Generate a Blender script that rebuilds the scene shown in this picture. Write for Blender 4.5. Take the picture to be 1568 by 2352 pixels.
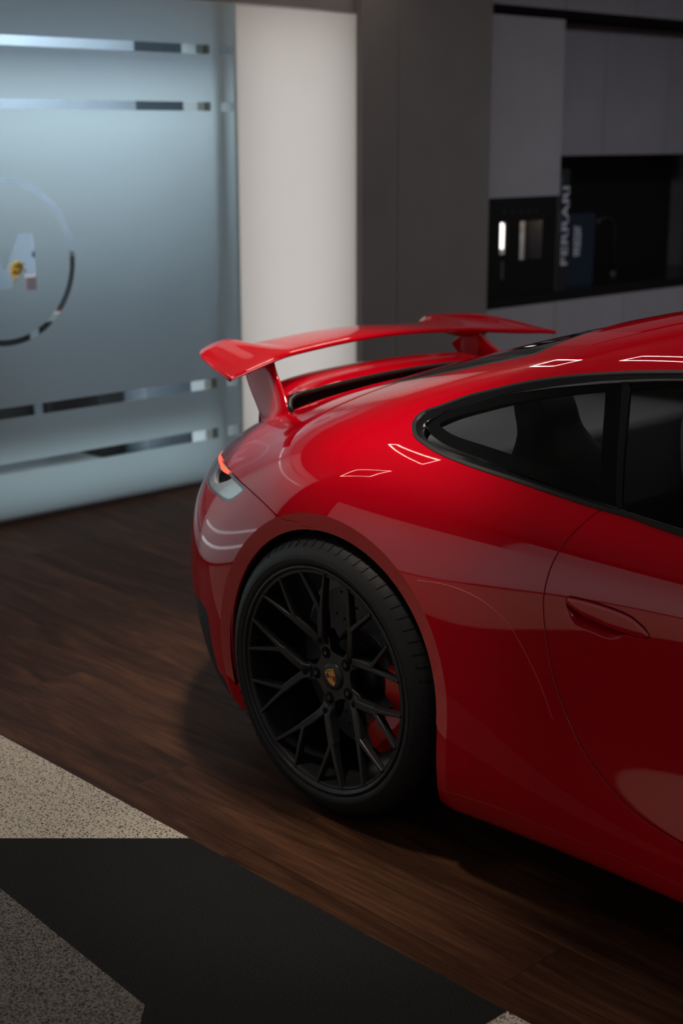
import bpy, math, numpy as np, random
from mathutils import Vector, Matrix
C = bpy.context.scene.collection
for o in list(bpy.data.objects): bpy.data.objects.remove(o)
scn = bpy.context.scene
PI = math.pi

# ---------------------------------------------------------------- camera
CAM_POS = (2.418151, -3.127241, 1.616962)
YAW, PITCH, ROLL, FPX = -0.810823, 0.252213, -0.002329, 3350.0
cam_d = bpy.data.cameras.new('camera'); cam = bpy.data.objects.new('camera', cam_d); C.objects.link(cam)
Fv = Vector((math.cos(PITCH)*math.sin(YAW), math.cos(PITCH)*math.cos(YAW), -math.sin(PITCH)))
Rv = Vector((math.cos(YAW), -math.sin(YAW), 0)); Uv = Rv.cross(Fv)
R2 = Rv*math.cos(ROLL)+Uv*math.sin(ROLL); U2 = -Rv*math.sin(ROLL)+Uv*math.cos(ROLL)
cam.matrix_world = Matrix(((R2.x, U2.x, -Fv.x, CAM_POS[0]), (R2.y, U2.y, -Fv.y, CAM_POS[1]), (R2.z, U2.z, -Fv.z, CAM_POS[2]), (0, 0, 0, 1)))
cam_d.sensor_fit = 'VERTICAL'; cam_d.sensor_height = 36.0; cam_d.lens = FPX/2352*36.0
cam_d.clip_start = .05; cam_d.clip_end = 60
cam_d.dof.use_dof = True; cam_d.dof.focus_distance = 3.28; cam_d.dof.aperture_fstop = 2.8
scn.camera = cam

# ---------------------------------------------------------------- world, exposure
w = bpy.data.worlds.new('room_dark'); scn.world = w; w.use_nodes = True
w.node_tree.nodes['Background'].inputs[0].default_value = (.5, .55, .65, 1)
w.node_tree.nodes['Background'].inputs[1].default_value = 0.0
scn.view_settings.view_transform = 'Standard'; scn.view_settings.look = 'None'
scn.view_settings.exposure = 0.0; scn.view_settings.gamma = 1.0; scn.view_settings.use_curve_mapping = False

# ---------------------------------------------------------------- large lights
def area(name, loc, size, power, col, rot):
    l = bpy.data.lights.new(name, 'AREA'); l.shape = 'RECTANGLE'; l.size, l.size_y = size
    l.energy = power; l.color = col
    o = bpy.data.objects.new(name, l); C.objects.link(o); o.location = loc; o.rotation_euler = rot
    return o
# size is (x, y) for the downward ones and (height, width) for the one facing the showroom
L_BACKROOM = area('office_ceiling_light', (-4.85, .35, 2.92), (.8, 1.7), 77, (.90, .95, 1.0), (0, -.12, 0))
L_FILM_FILL = area('film_fill_light', (-3.36, .35, .012), (.12, 1.7), 5.0, (.86, .94, 1.0), (PI, 0, 0))  # unseen fill added to brighten the lower part of the frosted film
L_DAY = area('daylight_behind_left_pane', (-3.55, -1.55, 1.15), (2.2, 1.9), 26.0, (.95, .98, 1.0), (0, -PI/2, 0))
L_WHITE = area('lightbox_lamp', (-3.20, 1.73, 1.1), (2.1, .70), 4.7, (1.0, .995, .99), (0, -PI/2, 0))
L_CAR = area('showroom_ceiling_light', (.7, -.2, 2.62), (1.5, .6), 12.5, (1.0, .93, .86), (0, 0, 0))
L_CAB_FILL = area('cabinet_fill_light', (.2, 4.2, 2.96), (1.2, 1.6), 62.0, (.92, .94, 1.0), (0, 0, 0))  # fill added out of view to lift the cabinet fronts and pillar
def spot(name, loc, aim, power, cone, blend, col=(1.0, .90, .80)):
    l = bpy.data.lights.new(name, 'SPOT'); l.energy = power; l.spot_size = math.radians(cone); l.spot_blend = blend; l.color = col; l.shadow_soft_size = .12
    o = bpy.data.objects.new(name, l); C.objects.link(o); o.location = loc
    o.rotation_euler = (Vector(aim)-Vector(loc)).to_track_quat('-Z', 'Y').to_euler(); return o
spot('fill_spot', (-.30, -.70, 2.93), (-.30, -.70, 0), 26, 80, .8)  # added spot, raises the light on the near side of the car
spot('fill_spot', (-.10, -.66, 2.93), (.08, -.92, .88), 98, 26, 1.0)  # added narrow spot to brighten the rear shoulder
spot('fill_spot', (-.12, -1.40, 2.93), (.12, -.84, .98), 116, 22, 1.0)  # second added spot for the shoulder, from further out
spot('fill_spot', (-.80, -.40, 2.93), (-.74, -.38, 1.0), 150, 38, 1.0)  # spot added to brighten the wing and tail
spot('fill_spot', (-1.6, -2.2, 2.93), (-1.1, -1.9, 0), 34, 50, .9)  # spot added to brighten the beige carpet
spot('fill_spot', (1.2, -4.9, 2.93), (-1.0, -5.0, 0), 170, 95, .7)  # unseen spot added to light the far carpet that the door reflects
spot('fill_spot', (-1.6, -5.4, 2.93), (-1.6, -5.2, 0), 120, 95, .7)  # another added spot for the far carpet

# ---------------------------------------------------------------- materials
def new_mat(name):
    m = bpy.data.materials.new(name); m.use_nodes = True
    return m, m.node_tree.nodes, m.node_tree.links, m.node_tree.nodes['Principled BSDF']
def pm(name, col, rough=.5, metal=0.0, coat=0.0, spec=.5, emis=None, es=0.0, noise=0.0, scale=40):
    m, n, l, b = new_mat(name)
    b.inputs['Base Color'].default_value = (*col, 1); b.inputs['Roughness'].default_value = rough
    b.inputs['Metallic'].default_value = metal; b.inputs['Coat Weight'].default_value = coat
    b.inputs['Coat Roughness'].default_value = .02; b.inputs['Specular IOR Level'].default_value = spec
    if emis: b.inputs['Emission Color'].default_value = (*emis, 1); b.inputs['Emission Strength'].default_value = es
    if noise:
        t = n.new('ShaderNodeTexCoord'); x = n.new('ShaderNodeTexNoise'); x.inputs['Scale'].default_value = scale; x.inputs['Detail'].default_value = 4
        l.new(t.outputs['Object'], x.inputs['Vector'])
        mr = n.new('ShaderNodeMapRange'); mr.inputs['To Min'].default_value = rough-noise; mr.inputs['To Max'].default_value = rough+noise
        l.new(x.outputs['Fac'], mr.inputs['Value']); l.new(mr.outputs['Result'], b.inputs['Roughness'])
    return m
M = {}
M['paint'] = pm('red_paint', (.47, .0008, .009), .45, 0, 1.0, .0, noise=.02, scale=200)
M['black_gloss'] = pm('gloss_black', (.006, .006, .007), .12, 0, .6, noise=.02)
M['trim'] = pm('black_trim', (.012, .012, .012), .42, spec=.3, noise=.02, scale=80)
M['matte_black'] = pm('matte_black', (.004, .004, .004), .9, spec=.15, noise=.03)
M['rubber'] = pm('tyre_rubber', (.0085, .0085, .0085), .62, spec=.4, noise=.08, scale=120)
M['wheel'] = pm('satin_black_wheel', (.022, .022, .023), .36, .3, noise=.05, scale=60)
M['disc'] = pm('brake_disc_metal', (.10, .10, .11), .42, .9, noise=.06, scale=100)
M['caliper'] = pm('red_caliper_paint', (.62, .012, .006), .35, coat=.15, noise=.03)
M['liner'] = pm('wheelhouse_felt', (.006, .006, .006), .95, spec=.1, noise=.02)
M['gold'] = pm('crest_gold', (.62, .33, .09), .38, .75, noise=.05, scale=300)
M['crest_red'] = pm('crest_red', (.25, .015, .015), .4, noise=.02)
M['crest_black'] = pm('crest_black', (.008, .008, .008), .4, noise=.02)
M['lens'] = pm('lamp_clear_lens', (.62, .63, .64), .18, .4, .8, noise=.03, scale=90)
M['lens_edge'] = pm('lamp_grey_bezel', (.10, .10, .10), .3, 0, .6, noise=.03)
M['lens_red'] = pm('lamp_red_lens', (.35, .02, .02), .15, 0, 1.0, noise=.02)
M['glow'] = pm('lamp_glow', (.5, .02, .01), .3, emis=(1.0, .10, .045), es=1.5, noise=.02)
M['cabin_grey'] = pm('cabin_grey_trim', (.36, .36, .38), .6, noise=.06, scale=60)
M['seat'] = pm('seat_leather', (.030, .031, .034), .5, noise=.06, scale=60)
M['led'] = pm('led_tube', (.9, .9, .9), .4, emis=(1.0, .86, .74), es=26.0, noise=.02)
M['housing'] = pm('led_profile', (.02, .02, .02), .5, noise=.03)

def glass_mat(name, tint, refl=1.0, rough=0.0):
    m, n, l, b = new_mat(name); n.remove(b); out = n['Material Output']
    tr = n.new('ShaderNodeBsdfTransparent'); tr.inputs[0].default_value = (*tint, 1)
    gl = n.new('ShaderNodeBsdfGlossy'); gl.inputs['Roughness'].default_value = rough; gl.inputs[0].default_value = (refl, refl, refl, 1)
    fr = n.new('ShaderNodeFresnel'); fr.inputs[0].default_value = 1.5
    mx = n.new('ShaderNodeMixShader'); l.new(fr.outputs[0], mx.inputs[0]); l.new(tr.outputs[0], mx.inputs[1]); l.new(gl.outputs[0], mx.inputs[2])
    l.new(mx.outputs[0], out.inputs[0]); return m
M['car_glass'] = glass_mat('tinted_car_glass', (.50, .53, .55))
M['clear_glass'] = glass_mat('clear_pane_glass', (.86, .92, .92))
def film_mat(name, col, trans, rough=.5):
    m, n, l, b = new_mat(name); n.remove(b); out = n['Material Output']
    t = n.new('ShaderNodeBsdfTranslucent'); t.inputs[0].default_value = (*col, 1)
    d = n.new('ShaderNodeBsdfDiffuse'); d.inputs[0].default_value = (*[c*.8 for c in col], 1)
    tc = n.new('ShaderNodeTexCoord'); no = n.new('ShaderNodeTexNoise'); no.inputs['Scale'].default_value = 3
    l.new(tc.outputs['Object'], no.inputs['Vector'])
    mr = n.new('ShaderNodeMapRange'); mr.inputs['To Min'].default_value = 1-trans-.01; mr.inputs['To Max'].default_value = 1-trans+.01
    l.new(no.outputs['Fac'], mr.inputs['Value'])
    mx = n.new('ShaderNodeMixShader'); l.new(mr.outputs[0], mx.inputs[0]); l.new(t.outputs[0], mx.inputs[1]); l.new(d.outputs[0], mx.inputs[2])
    l.new(mx.outputs[0], out.inputs[0]); return m
M['film'] = film_mat('frosted_film', (.80, .90, .93), .68)
M['lightbox'] = film_mat('lightbox_fabric', (.93, .91, .89), .7)

def wood_mat():
    m, n, l, b = new_mat('dark_wood_planks')
    tc = n.new('ShaderNodeTexCoord')
    br = n.new('ShaderNodeTexBrick'); br.inputs['Scale'].default_value = 1.0
    br.inputs['Brick Width'].default_value = 1.25; br.inputs['Row Height'].default_value = .19; br.inputs['Mortar Size'].default_value = .0009
    br.inputs['Color1'].default_value = (.0, .0, .0, 1); br.inputs['Color2'].default_value = (1, 1, 1, 1); br.inputs['Mortar'].default_value = (.2, .2, .2, 1)
    br.offset = .37; l.new(tc.outputs['Object'], br.inputs['Vector'])
    mp = n.new('ShaderNodeMapping'); mp.inputs['Scale'].default_value = (1.1, 9.0, 1)
    ad = n.new('ShaderNodeVectorMath'); ad.operation = 'ADD'; l.new(tc.outputs['Object'], ad.inputs[0])
    sc = n.new('ShaderNodeVectorMath'); sc.operation = 'SCALE'; sc.inputs['Scale'].default_value = 7.3; l.new(br.outputs['Color'], sc.inputs[0]); l.new(sc.outputs[0], ad.inputs[1])
    l.new(ad.outputs[0], mp.inputs['Vector'])
    ns = n.new('ShaderNodeTexNoise'); ns.inputs['Scale'].default_value = 2.2; ns.inputs['Detail'].default_value = 7; ns.inputs['Roughness'].default_value = .6; ns.inputs['Distortion'].default_value = .9
    l.new(mp.outputs[0], ns.inputs['Vector'])
    mp2 = n.new('ShaderNodeMapping'); mp2.inputs['Scale'].default_value = (3.0, 70.0, 1); l.new(ad.outputs[0], mp2.inputs['Vector'])
    n2 = n.new('ShaderNodeTexNoise'); n2.inputs['Scale'].default_value = 2.0; n2.inputs['Detail'].default_value = 5; l.new(mp2.outputs[0], n2.inputs['Vector'])
    cr = n.new('ShaderNodeValToRGB'); e = cr.color_ramp.elements
    e[0].position = .28; e[0].color = (.026, .0105, .0055, 1); e[1].position = .72; e[1].color = (.150, .064, .031, 1)
    el = cr.color_ramp.elements.new(.5); el.color = (.070, .030, .016, 1)
    mx = n.new('ShaderNodeMix'); mx.data_type = 'FLOAT'; mx.inputs[0].default_value = .3
    l.new(ns.outputs['Fac'], mx.inputs[2]); l.new(n2.outputs['Fac'], mx.inputs[3]); l.new(mx.outputs[0], cr.inputs['Fac'])
    hs = n.new('ShaderNodeHueSaturation'); l.new(cr.outputs[0], hs.inputs['Color'])
    mr = n.new('ShaderNodeMapRange'); mr.inputs['To Min'].default_value = .82; mr.inputs['To Max'].default_value = 1.16
    l.new(br.outputs['Color'], mr.inputs['Value']); l.new(mr.outputs[0], hs.inputs['Value'])
    mm = n.new('ShaderNodeMix'); mm.data_type = 'RGBA'; l.new(br.outputs['Fac'], mm.inputs[0]); l.new(hs.outputs[0], mm.inputs[6]); mm.inputs[7].default_value = (.02, .011, .007, 1)
    l.new(mm.outputs[2], b.inputs['Base Color'])
    rr = n.new('ShaderNodeMapRange'); rr.inputs['To Min'].default_value = .36; rr.inputs['To Max'].default_value = .52; l.new(n2.outputs['Fac'], rr.inputs['Value']); l.new(rr.outputs[0], b.inputs['Roughness'])
    bp = n.new('ShaderNodeBump'); bp.inputs['Strength'].default_value = .12; bp.inputs['Distance'].default_value = .002; l.new(n2.outputs['Fac'], bp.inputs['Height']); l.new(bp.outputs[0], b.inputs['Normal'])
    b.inputs['Specular IOR Level'].default_value = .06
    return m
M['wood'] = wood_mat()
def carpet_mat(name, c1, c2, lo, hi, scale=260):
    m, n, l, b = new_mat(name); tc = n.new('ShaderNodeTexCoord')
    a = n.new('ShaderNodeTexNoise'); a.inputs['Scale'].default_value = scale; a.inputs['Detail'].default_value = 3; l.new(tc.outputs['Object'], a.inputs['Vector'])
    cr = n.new('ShaderNodeValToRGB'); e = cr.color_ramp.elements; e[0].position = lo; e[0].color = (*c1, 1); e[1].position = hi; e[1].color = (*c2, 1)
    l.new(a.outputs['Fac'], cr.inputs['Fac']); l.new(cr.outputs[0], b.inputs['Base Color'])
    b.inputs['Roughness'].default_value = 1; b.inputs['Specular IOR Level'].default_value = .1
    bp = n.new('ShaderNodeBump'); bp.inputs['Strength'].default_value = .8; bp.inputs['Distance'].default_value = .004; l.new(a.outputs['Fac'], bp.inputs['Height']); l.new(bp.outputs[0], b.inputs['Normal'])
    return m
M['carpet_black'] = carpet_mat('carpet_black', (.011, .011, .011), (.035, .035, .034), .35, .65, 330)
M['carpet_beige'] = carpet_mat('carpet_beige', (.03, .028, .026), (.70, .61, .50), .36, .50, 210)
M['carpet_grey'] = carpet_mat('carpet_grey', (.03, .029, .028), (.25, .225, .20), .36, .60, 260)
def wall_mat(name, col, rough=.6, var=.06, scale=3):
    m, n, l, b = new_mat(name); tc = n.new('ShaderNodeTexCoord')
    a = n.new('ShaderNodeTexNoise'); a.inputs['Scale'].default_value = scale; a.inputs['Detail'].default_value = 6; l.new(tc.outputs['Object'], a.inputs['Vector'])
    cr = n.new('ShaderNodeValToRGB'); e = cr.color_ramp.elements
    e[0].position = .3; e[0].color = (*[c*(1-var) for c in col], 1); e[1].position = .7; e[1].color = (*[c*(1+var) for c in col], 1)
    l.new(a.outputs['Fac'], cr.inputs['Fac']); l.new(cr.outputs[0], b.inputs['Base Color']); b.inputs['Roughness'].default_value = rough
    b.inputs['Specular IOR Level'].default_value = .3
    return m
M['wall_white'] = wall_mat('white_plaster', (.72, .74, .75)); M['wall_blue'] = wall_mat('pale_blue_plaster', (.40, .45, .53)); M['wall_dark'] = wall_mat('dark_plaster', (.07, .07, .072))
M['panel_taupe'] = wall_mat('taupe_panel', (.165, .152, .145), .55); M['cab'] = wall_mat('grey_cabinet_front', (.26, .25, .275), .45)
M['cab_light'] = wall_mat('light_grey_cabinet_front', (.30, .29, .31), .45)
M['ceiling'] = wall_mat('ceiling_paint', (.10, .10, .10)); M['black_panel'] = pm('black_worktop', (.008, .008, .008), .2, noise=.03)
M['steel'] = pm('brushed_steel', (.22, .22, .23), .35, .9, noise=.06); M['back_floor'] = wall_mat('grey_floor', (.72, .73, .74), .4)
M['frit'] = pm('glass_frit', (.030, .030, .031), .25, noise=.02)
M['glass_black'] = pm('black_appliance_glass', (.004, .004, .004), .08, coat=.5, noise=.01)
M['lampwhite'] = pm('appliance_lamp', (.9, .9, .9), .4, emis=(1, .9, .82), es=2.2, noise=.02)
M['plastic'] = pm('dark_plastic', (.02, .02, .022), .4, noise=.03)
M['silver_ink'] = pm('silver_lettering', (.50, .53, .60), .45, .1, noise=.03)
M['book_black'] = pm('book_cloth_black', (.012, .012, .014), .5, noise=.03); M['book_blue'] = pm('navy_box_board', (.008, .016, .032), .5, noise=.03)
M['photo_blue'] = pm('cover_photo_blue', (.05, .09, .13), .4, noise=.03)
M['mustard'] = pm('mustard_yellow', (.62, .33, .03), .6, noise=.03); M['pink'] = pm('dusty_pink', (.45, .32, .33), .6, noise=.03)
M['chair_dark'] = pm('dark_chair_leather', (.03, .03, .032), .5, noise=.04)
M['rust'] = pm('rust_orange', (.35, .10, .05), .6, noise=.03)

# ---------------------------------------------------------------- helpers
def obj(name, me, parent=None):
    o = bpy.data.objects.new(name, me); C.objects.link(o)
    if parent: o.parent = parent
    return o
def mesh_from(name, V, Fc, mat, parent=None, smooth=True, normals=None, mats=None, mi=None):
    me = bpy.data.meshes.new(name); me.from_pydata([tuple(map(float, v)) for v in V], [], [tuple(map(int, f)) for f in Fc])
    if mats:
        for m in mats: me.materials.append(m)
        me.polygons.foreach_set('material_index', mi)
    else: me.materials.append(mat)
    if smooth: me.polygons.foreach_set('use_smooth', [True]*len(me.polygons))
    me.update()
    if normals is not None: me.normals_split_custom_set_from_vertices([tuple(map(float, v)) for v in normals])
    return obj(name, me, parent)
class MB:
    def __init__(s): s.V = []; s.F = []; s.mi = []
    def add(s, V, Fc, mi=0):
        b = len(s.V); s.V += [tuple(v) for v in V]; s.F += [tuple(b+i for i in f) for f in Fc]; s.mi += [mi]*len(Fc)
    def box(s, x0, x1, y0, y1, z0, z1, mi=0):
        V = [(x, y, z) for x in (x0, x1) for y in (y0, y1) for z in (z0, z1)]
        s.add(V, [(0, 1, 3, 2), (4, 6, 7, 5), (0, 4, 5, 1), (2, 3, 7, 6), (0, 2, 6, 4), (1, 5, 7, 3)], mi)
    def tube(s, pts, r, n=12, cap=True, mi=0):
        pts = [Vector(p) for p in pts]; rr = r if hasattr(r, '__len__') else [r]*len(pts)
        V = []; up = Vector((0, 0, 1)); t0 = (pts[1]-pts[0]).normalized()
        if abs(t0.z) > .9: up = Vector((1, 0, 0))
        for k, p in enumerate(pts):
            t = (pts[min(k+1, len(pts)-1)]-pts[max(k-1, 0)]).normalized()
            a = (up-t*up.dot(t)).normalized(); up = a; b2 = t.cross(a)
            for i in range(n):
                an = 2*PI*i/n; V.append(p+(a*math.cos(an)+b2*math.sin(an))*rr[k])
        Fc = [(k*n+i, k*n+(i+1) % n, (k+1)*n+(i+1) % n, (k+1)*n+i) for k in range(len(pts)-1) for i in range(n)]
        if cap: Fc += [tuple(range(n))[::-1], tuple((len(pts)-1)*n+i for i in range(n))]
        s.add(V, Fc, mi)
    def lathe(s, prof, n=96, mi=0, loop=False):    # prof: (radius, y) around the Y axis
        V = [(r*math.cos(2*PI*i/n), y, r*math.sin(2*PI*i/n)) for (r, y) in prof for i in range(n)]
        K = len(prof); Fc = []
        for k in range(K if loop else K-1):
            k2 = (k+1) % K
            Fc += [(k*n+i, k2*n+i, k2*n+(i+1) % n, k*n+(i+1) % n) for i in range(n)]
        s.add(V, Fc, mi)
    def prism(s, poly, y0, y1, mi=0, inset=0.0):   # poly (x,z) extruded along y; y0 is the face towards -y
        n = len(poly); cx = sum(p[0] for p in poly)/n; cz = sum(p[1] for p in poly)/n
        V = [(x, y0, z) for x, z in poly]+[(x, y1, z) for x, z in poly]
        s.add(V, [tuple(range(n)), tuple(range(2*n-1, n-1, -1))]+[(i, n+i, n+(i+1) % n, (i+1) % n) for i in range(n)], mi)
    def build(s, name, mat, parent=None, bevel=0.0, smooth=False, seg=2, sub=0, mats=None, angle=35):
        o = mesh_from(name, s.V, s.F, mat, parent, smooth or bevel > 0, mats=mats, mi=s.mi if mats else None)
        if bevel:
            b = o.modifiers.new('bevel', 'BEVEL'); b.width = bevel; b.segments = seg; b.limit_method = 'ANGLE'; b.angle_limit = math.radians(angle); b.harden_normals = True
        if sub:
            q = o.modifiers.new('sub', 'SUBSURF'); q.levels = sub; q.render_levels = sub
        return o
def tag(o, label=None, cat=None, group=None, kind=None):
    if label: o['label'] = label
    if cat: o['category'] = cat
    if group: o['group'] = group
    if kind: o['kind'] = kind
    return o
def empty(name, loc=(0, 0, 0), parent=None):
    o = bpy.data.objects.new(name, None); C.objects.link(o); o.location = loc; o.empty_display_size = .1
    if parent: o.parent = parent
    return o
def fill2d(name, loops, mat, parent=None, thick=0.0, plane='YZ', at=0.0):
    """flat shape with holes: loops are closed outlines in (a, b); first outer, others even-odd holes"""
    cu = bpy.data.curves.new(name, 'CURVE'); cu.dimensions = '2D'; cu.fill_mode = 'BOTH'; cu.extrude = thick/2
    for lp in loops:
        sp = cu.splines.new('POLY'); sp.points.add(len(lp)-1)
        for k, (a, b) in enumerate(lp): sp.points[k].co = (a, b, 0, 1)
        sp.use_cyclic_u = True
    t = bpy.data.objects.new('tmp', cu); C.objects.link(t); dg = bpy.context.evaluated_depsgraph_get(); dg.update()
    me = bpy.data.meshes.new_from_object(t.evaluated_get(dg)); bpy.data.objects.remove(t); bpy.data.curves.remove(cu)
    for v in me.vertices:
        a, b, c = v.co
        v.co = (at+c, a, b) if plane == 'YZ' else (a, at+c, b)
    me.materials.clear(); me.materials.append(mat); me.update(); me.name = name
    return obj(name, me, parent)

# ---------------------------------------------------------------- the room
WX = -2.98
def struct(name, mb, mat, **k): return tag(mb.build(name, mat, **k), kind='structure')
b = MB(); b.box(-2.98, 7, -7, 6, -.1, 0); struct('floor', b, M['wood'])
b = MB(); b.box(-5.3, -2.985, -2.6, 2.12, -.1, -.001); struct('trim_1', b, M['back_floor'])
b = MB(); b.box(-5.4, 7, -7.1, 6.1, 3.0, 3.1); struct('ceiling', b, M['ceiling'])
b = MB(); b.box(WX-.1, 7, -7.2, -7.0, 0, 3); struct('wall_front', b, M['wall_dark'])
b = MB(); b.box(7, 7.1, -7.1, 6.1, 0, 3); struct('wall_right', b, M['wall_dark'])
b = MB(); b.box(-3.9, 7, 6.0, 6.1, 0, 3); struct('wall_back', b, M['wall_dark'])
b = MB(); b.box(-5.4, -5.3, -2.6, 2.2, 0, 3); struct('wall_left', b, M['wall_blue'])
b = MB(); b.box(-3.10, -2.965, -7.0, -2.5, 0, 3); struct('wall_far', b, M['wall_dark'])
b = MB(); b.box(-5.3, -3.05, -2.6, -2.5, 0, 3); struct('wall_office', b, M['wall_white'])
b = MB(); b.box(-5.3, -3.72, 1.25, 1.33, 0, 3); b.box(-3.72, -3.64, 1.25, 2.2, 0, 3); struct('wall_partition', b, M['wall_blue'])
# dark ceiling bulkhead above the glazing and joinery
b = MB(); b.box(-3.6, WX-.005, -2.5, 2.113, 2.205, 3.0); struct('trim_2', b, M['panel_taupe'])
b = MB(); b.box(-3.03, WX+.012, -2.5, 1.34, 0, .022); struct('trim_3', b, M['steel'], bevel=.003)

# frosted glass wall: clear pane + film with clear bands, ring and letter
Z_BANDS = [(1.976, 2.016), (1.729, 1.768), (.456, .503), (.214, .262)]
YL, YR, YE = -2.5, 1.19, 1.345
gw = empty('window_1', (WX, 0, 0)); gw['kind'] = 'structure'
b = MB(); b.box(WX-.012, WX-.002, YL, YE, .022, 2.205)
pane = b.build('pane', M['clear_glass'], gw); pane.location = (-WX, 0, 0)
zs = [.022]; 
for a0, a1 in sorted(Z_BANDS): zs += [a0, a1]
zs += [2.205]
FX = WX-.001
loops = []
def rect(a0, a1, b0, b1): return [(a0, b0), (a1, b0), (a1, b1), (a0, b1)]
cz, cyy = 1.112, .076
RO, RI = .3475, .3215
loops.append(rect(YL, YE, .022, 2.205))
for a0, a1 in Z_BANDS: loops.append(rect(YL+.01, YR, a0, a1)); loops.append(rect(1.25, 1.325, a0, a1))
for rad in (RO, RI): loops.append([(cyy+rad*math.cos(2*PI*k/128), cz+rad*math.sin(2*PI*k/128)) for k in range(128)])
# letter M centred in the ring
def letter_m(c, z0, z1, hw, s):
    return [(c-hw, z0), (c-hw, z1), (c-hw+s*1.3, z1), (c, z0+.085), (c+hw-s*1.3, z1), (c+hw, z1), (c+hw, z0), (c+hw-s, z0), (c+hw-s, z1-.14), (c+.03, z0+.015), (c-.03, z0+.015), (c-hw+s, z1-.14), (c-hw+s, z0)]
loops.append(letter_m(cyy, .990, 1.225, .150, .055))
film = fill2d('frosted_film', loops, M['film'], gw, at=FX); film.location = (-WX, 0, 0)
# post behind the film at its right end
b = MB(); b.box(-3.10, -3.045, 1.205, 1.26, 0, 2.205); struct('trim_4', b, wall_mat('grey_post', (.30, .28, .25)), bevel=.002)
# lightbox panel
b = MB(); b.box(WX-.004, WX-.001, 1.345, 2.113, 0, 2.195); struct('wall_lightbox', b, M['lightbox'])
# taupe clad pillar with one joint
b = MB(); b.box(-3.7, -2.94, 2.113, 2.3685, 0, 3.0); struct('wall_pillar', b, M['panel_taupe'], bevel=.0015)
b = MB(); b.box(-3.7, -2.94, 2.3715, 3.085, 0, 3.0); struct('wall_pillar_panel', b, M['panel_taupe'], bevel=.0015)
b = MB(); b.box(-3.9, -3.62, 2.2, 6.0, 0, 3.0); struct('wall_kitchen', b, M['wall_dark'])

b = MB(); b.box(-3.36, -2.99, 1.325, 1.344, 0, 2.205); struct('wall_lightbox_baffle', b, M['wall_white'])  # baffle added to keep the lightbox lamp off the frosted film
b = MB(); b.box(-3.36, -3.34, 1.344, 2.113, 0, 2.205); struct('wall_lightbox_back', b, M['wall_white'])

b = MB(); b.box(-3.6, -2.995, -.52, -.50, 0, 2.205); struct('wall_daylight_baffle', b, M['wall_white'])  # unseen baffle added so the left daylight does not spill along the film
# office behind the glass
t = empty('office_desk', (-4.52, .35, 0)); tag(t, 'long white office desk on dark legs behind the frosted glass', 'desk')
b = MB(); b.box(-.35, .48, -.7, .68, .70, .74); b.build('desk_top', M['wall_white'], t, bevel=.004)
for (x, y) in ((-.3, -.62), (.42, -.62), (-.3, .60), (.42, .60)):
    b = MB(); b.box(x-.02, x+.02, y-.02, y+.02, 0, .70); b.build('leg', M['chair_dark'], t, bevel=.003)
b = MB(); b.box(.30, .32, -.60, .58, .18, .69); b.build('modesty_panel', M['chair_dark'], t, bevel=.002)
def office_chair(x, y, label, rz):
    t = empty('office_chair', (x, y, 0)); t.rotation_euler.z = rz; tag(t, label, 'chair')
    b = MB(); b.box(-.24, .24, -.24, .24, .42, .50); b.build('seat', M['chair_dark'], t, bevel=.03, seg=3)
    b = MB(); b.box(.20, .27, -.23, .23, .52, .98); b.build('backrest', M['chair_dark'], t, bevel=.03, seg=3)
    b = MB(); b.tube([(0, 0, .08), (0, 0, .43)], .03); b.build('column', M['steel'], t, smooth=True)
    b = MB()
    for k in range(5):
        a = 2*PI*k/5; b.tube([(0, 0, .09), (.28*math.cos(a), .28*math.sin(a), .04)], .016)
    b.build('base', M['steel'], t, smooth=True)
office_chair(-3.74, -.15, 'dark office chair beside the desk behind the frosted glass', -.1)
t = empty('flower_vase', (-4.25, .905, .74)); tag(t, 'mustard yellow bunch of flowers standing on the office desk behind the logo', 'flowers')
b = MB(); b.lathe([(.0, 0), (.035, 0), (.045, .05), (.03, .12), (.035, .14)], 32)
v = b.build('vase', M['pink'], t, smooth=True); v.rotation_euler = (PI/2, 0, 0)
rnd = random.Random(3); b = MB()
for k in range(26):
    a, r, z = rnd.random()*6.28, rnd.random()*.03, .17+rnd.random()*.08
    b.tube([(0, 0, .08), (r*math.cos(a), r*math.sin(a), z)], .002, 5)
    b.tube([(r*math.cos(a), r*math.sin(a), z-.012), (r*math.cos(a), r*math.sin(a), z), (r*math.cos(a), r*math.sin(a), z+.012)], [.008, .019, .004], 8)
b.build('blooms', M['mustard'], t, smooth=True)
b = MB(); b.box(-.045, .045, -.05, .05, 0, .19); o = b.build('pink_box', M['pink'], None, bevel=.004); o.location = (-4.12, .895, .74)
tag(o, 'dusty pink storage box on the office desk behind the glass logo', 'box')
t = empty('bookcase', (-4.4, 1.15, 0)); tag(t, 'dark waist high bookcase against the partition inside the glazed office', 'bookcase')
b = MB(); b.box(.05, .58, -.07, .08, 0, 1.0); b.build('case', M['chair_dark'], t, bevel=.004)
b = MB(); b.box(.03, .60, -.08, .09, 1.0, 1.03); b.build('top', M['plastic'], t, bevel=.003)
b = MB(); b.box(.2, .34, -.085, -.07, .62, .74); b.build('rust_folder', M['rust'], t, bevel=.002)
t = empty('sideboard', (-5.18, 0, 0)); tag(t, 'low dark sideboard with a rust coloured top along the back wall of the glazed office', 'sideboard')
b = MB(); b.box(-.10, .10, -2.2, 1.1, 0.04, .95); b.build('cabinet_body', M['chair_dark'], t, bevel=.004)
b = MB(); b.box(-.11, .12, -2.22, 1.12, .95, .98); b.build('top', M['rust'], t, bevel=.003)

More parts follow.
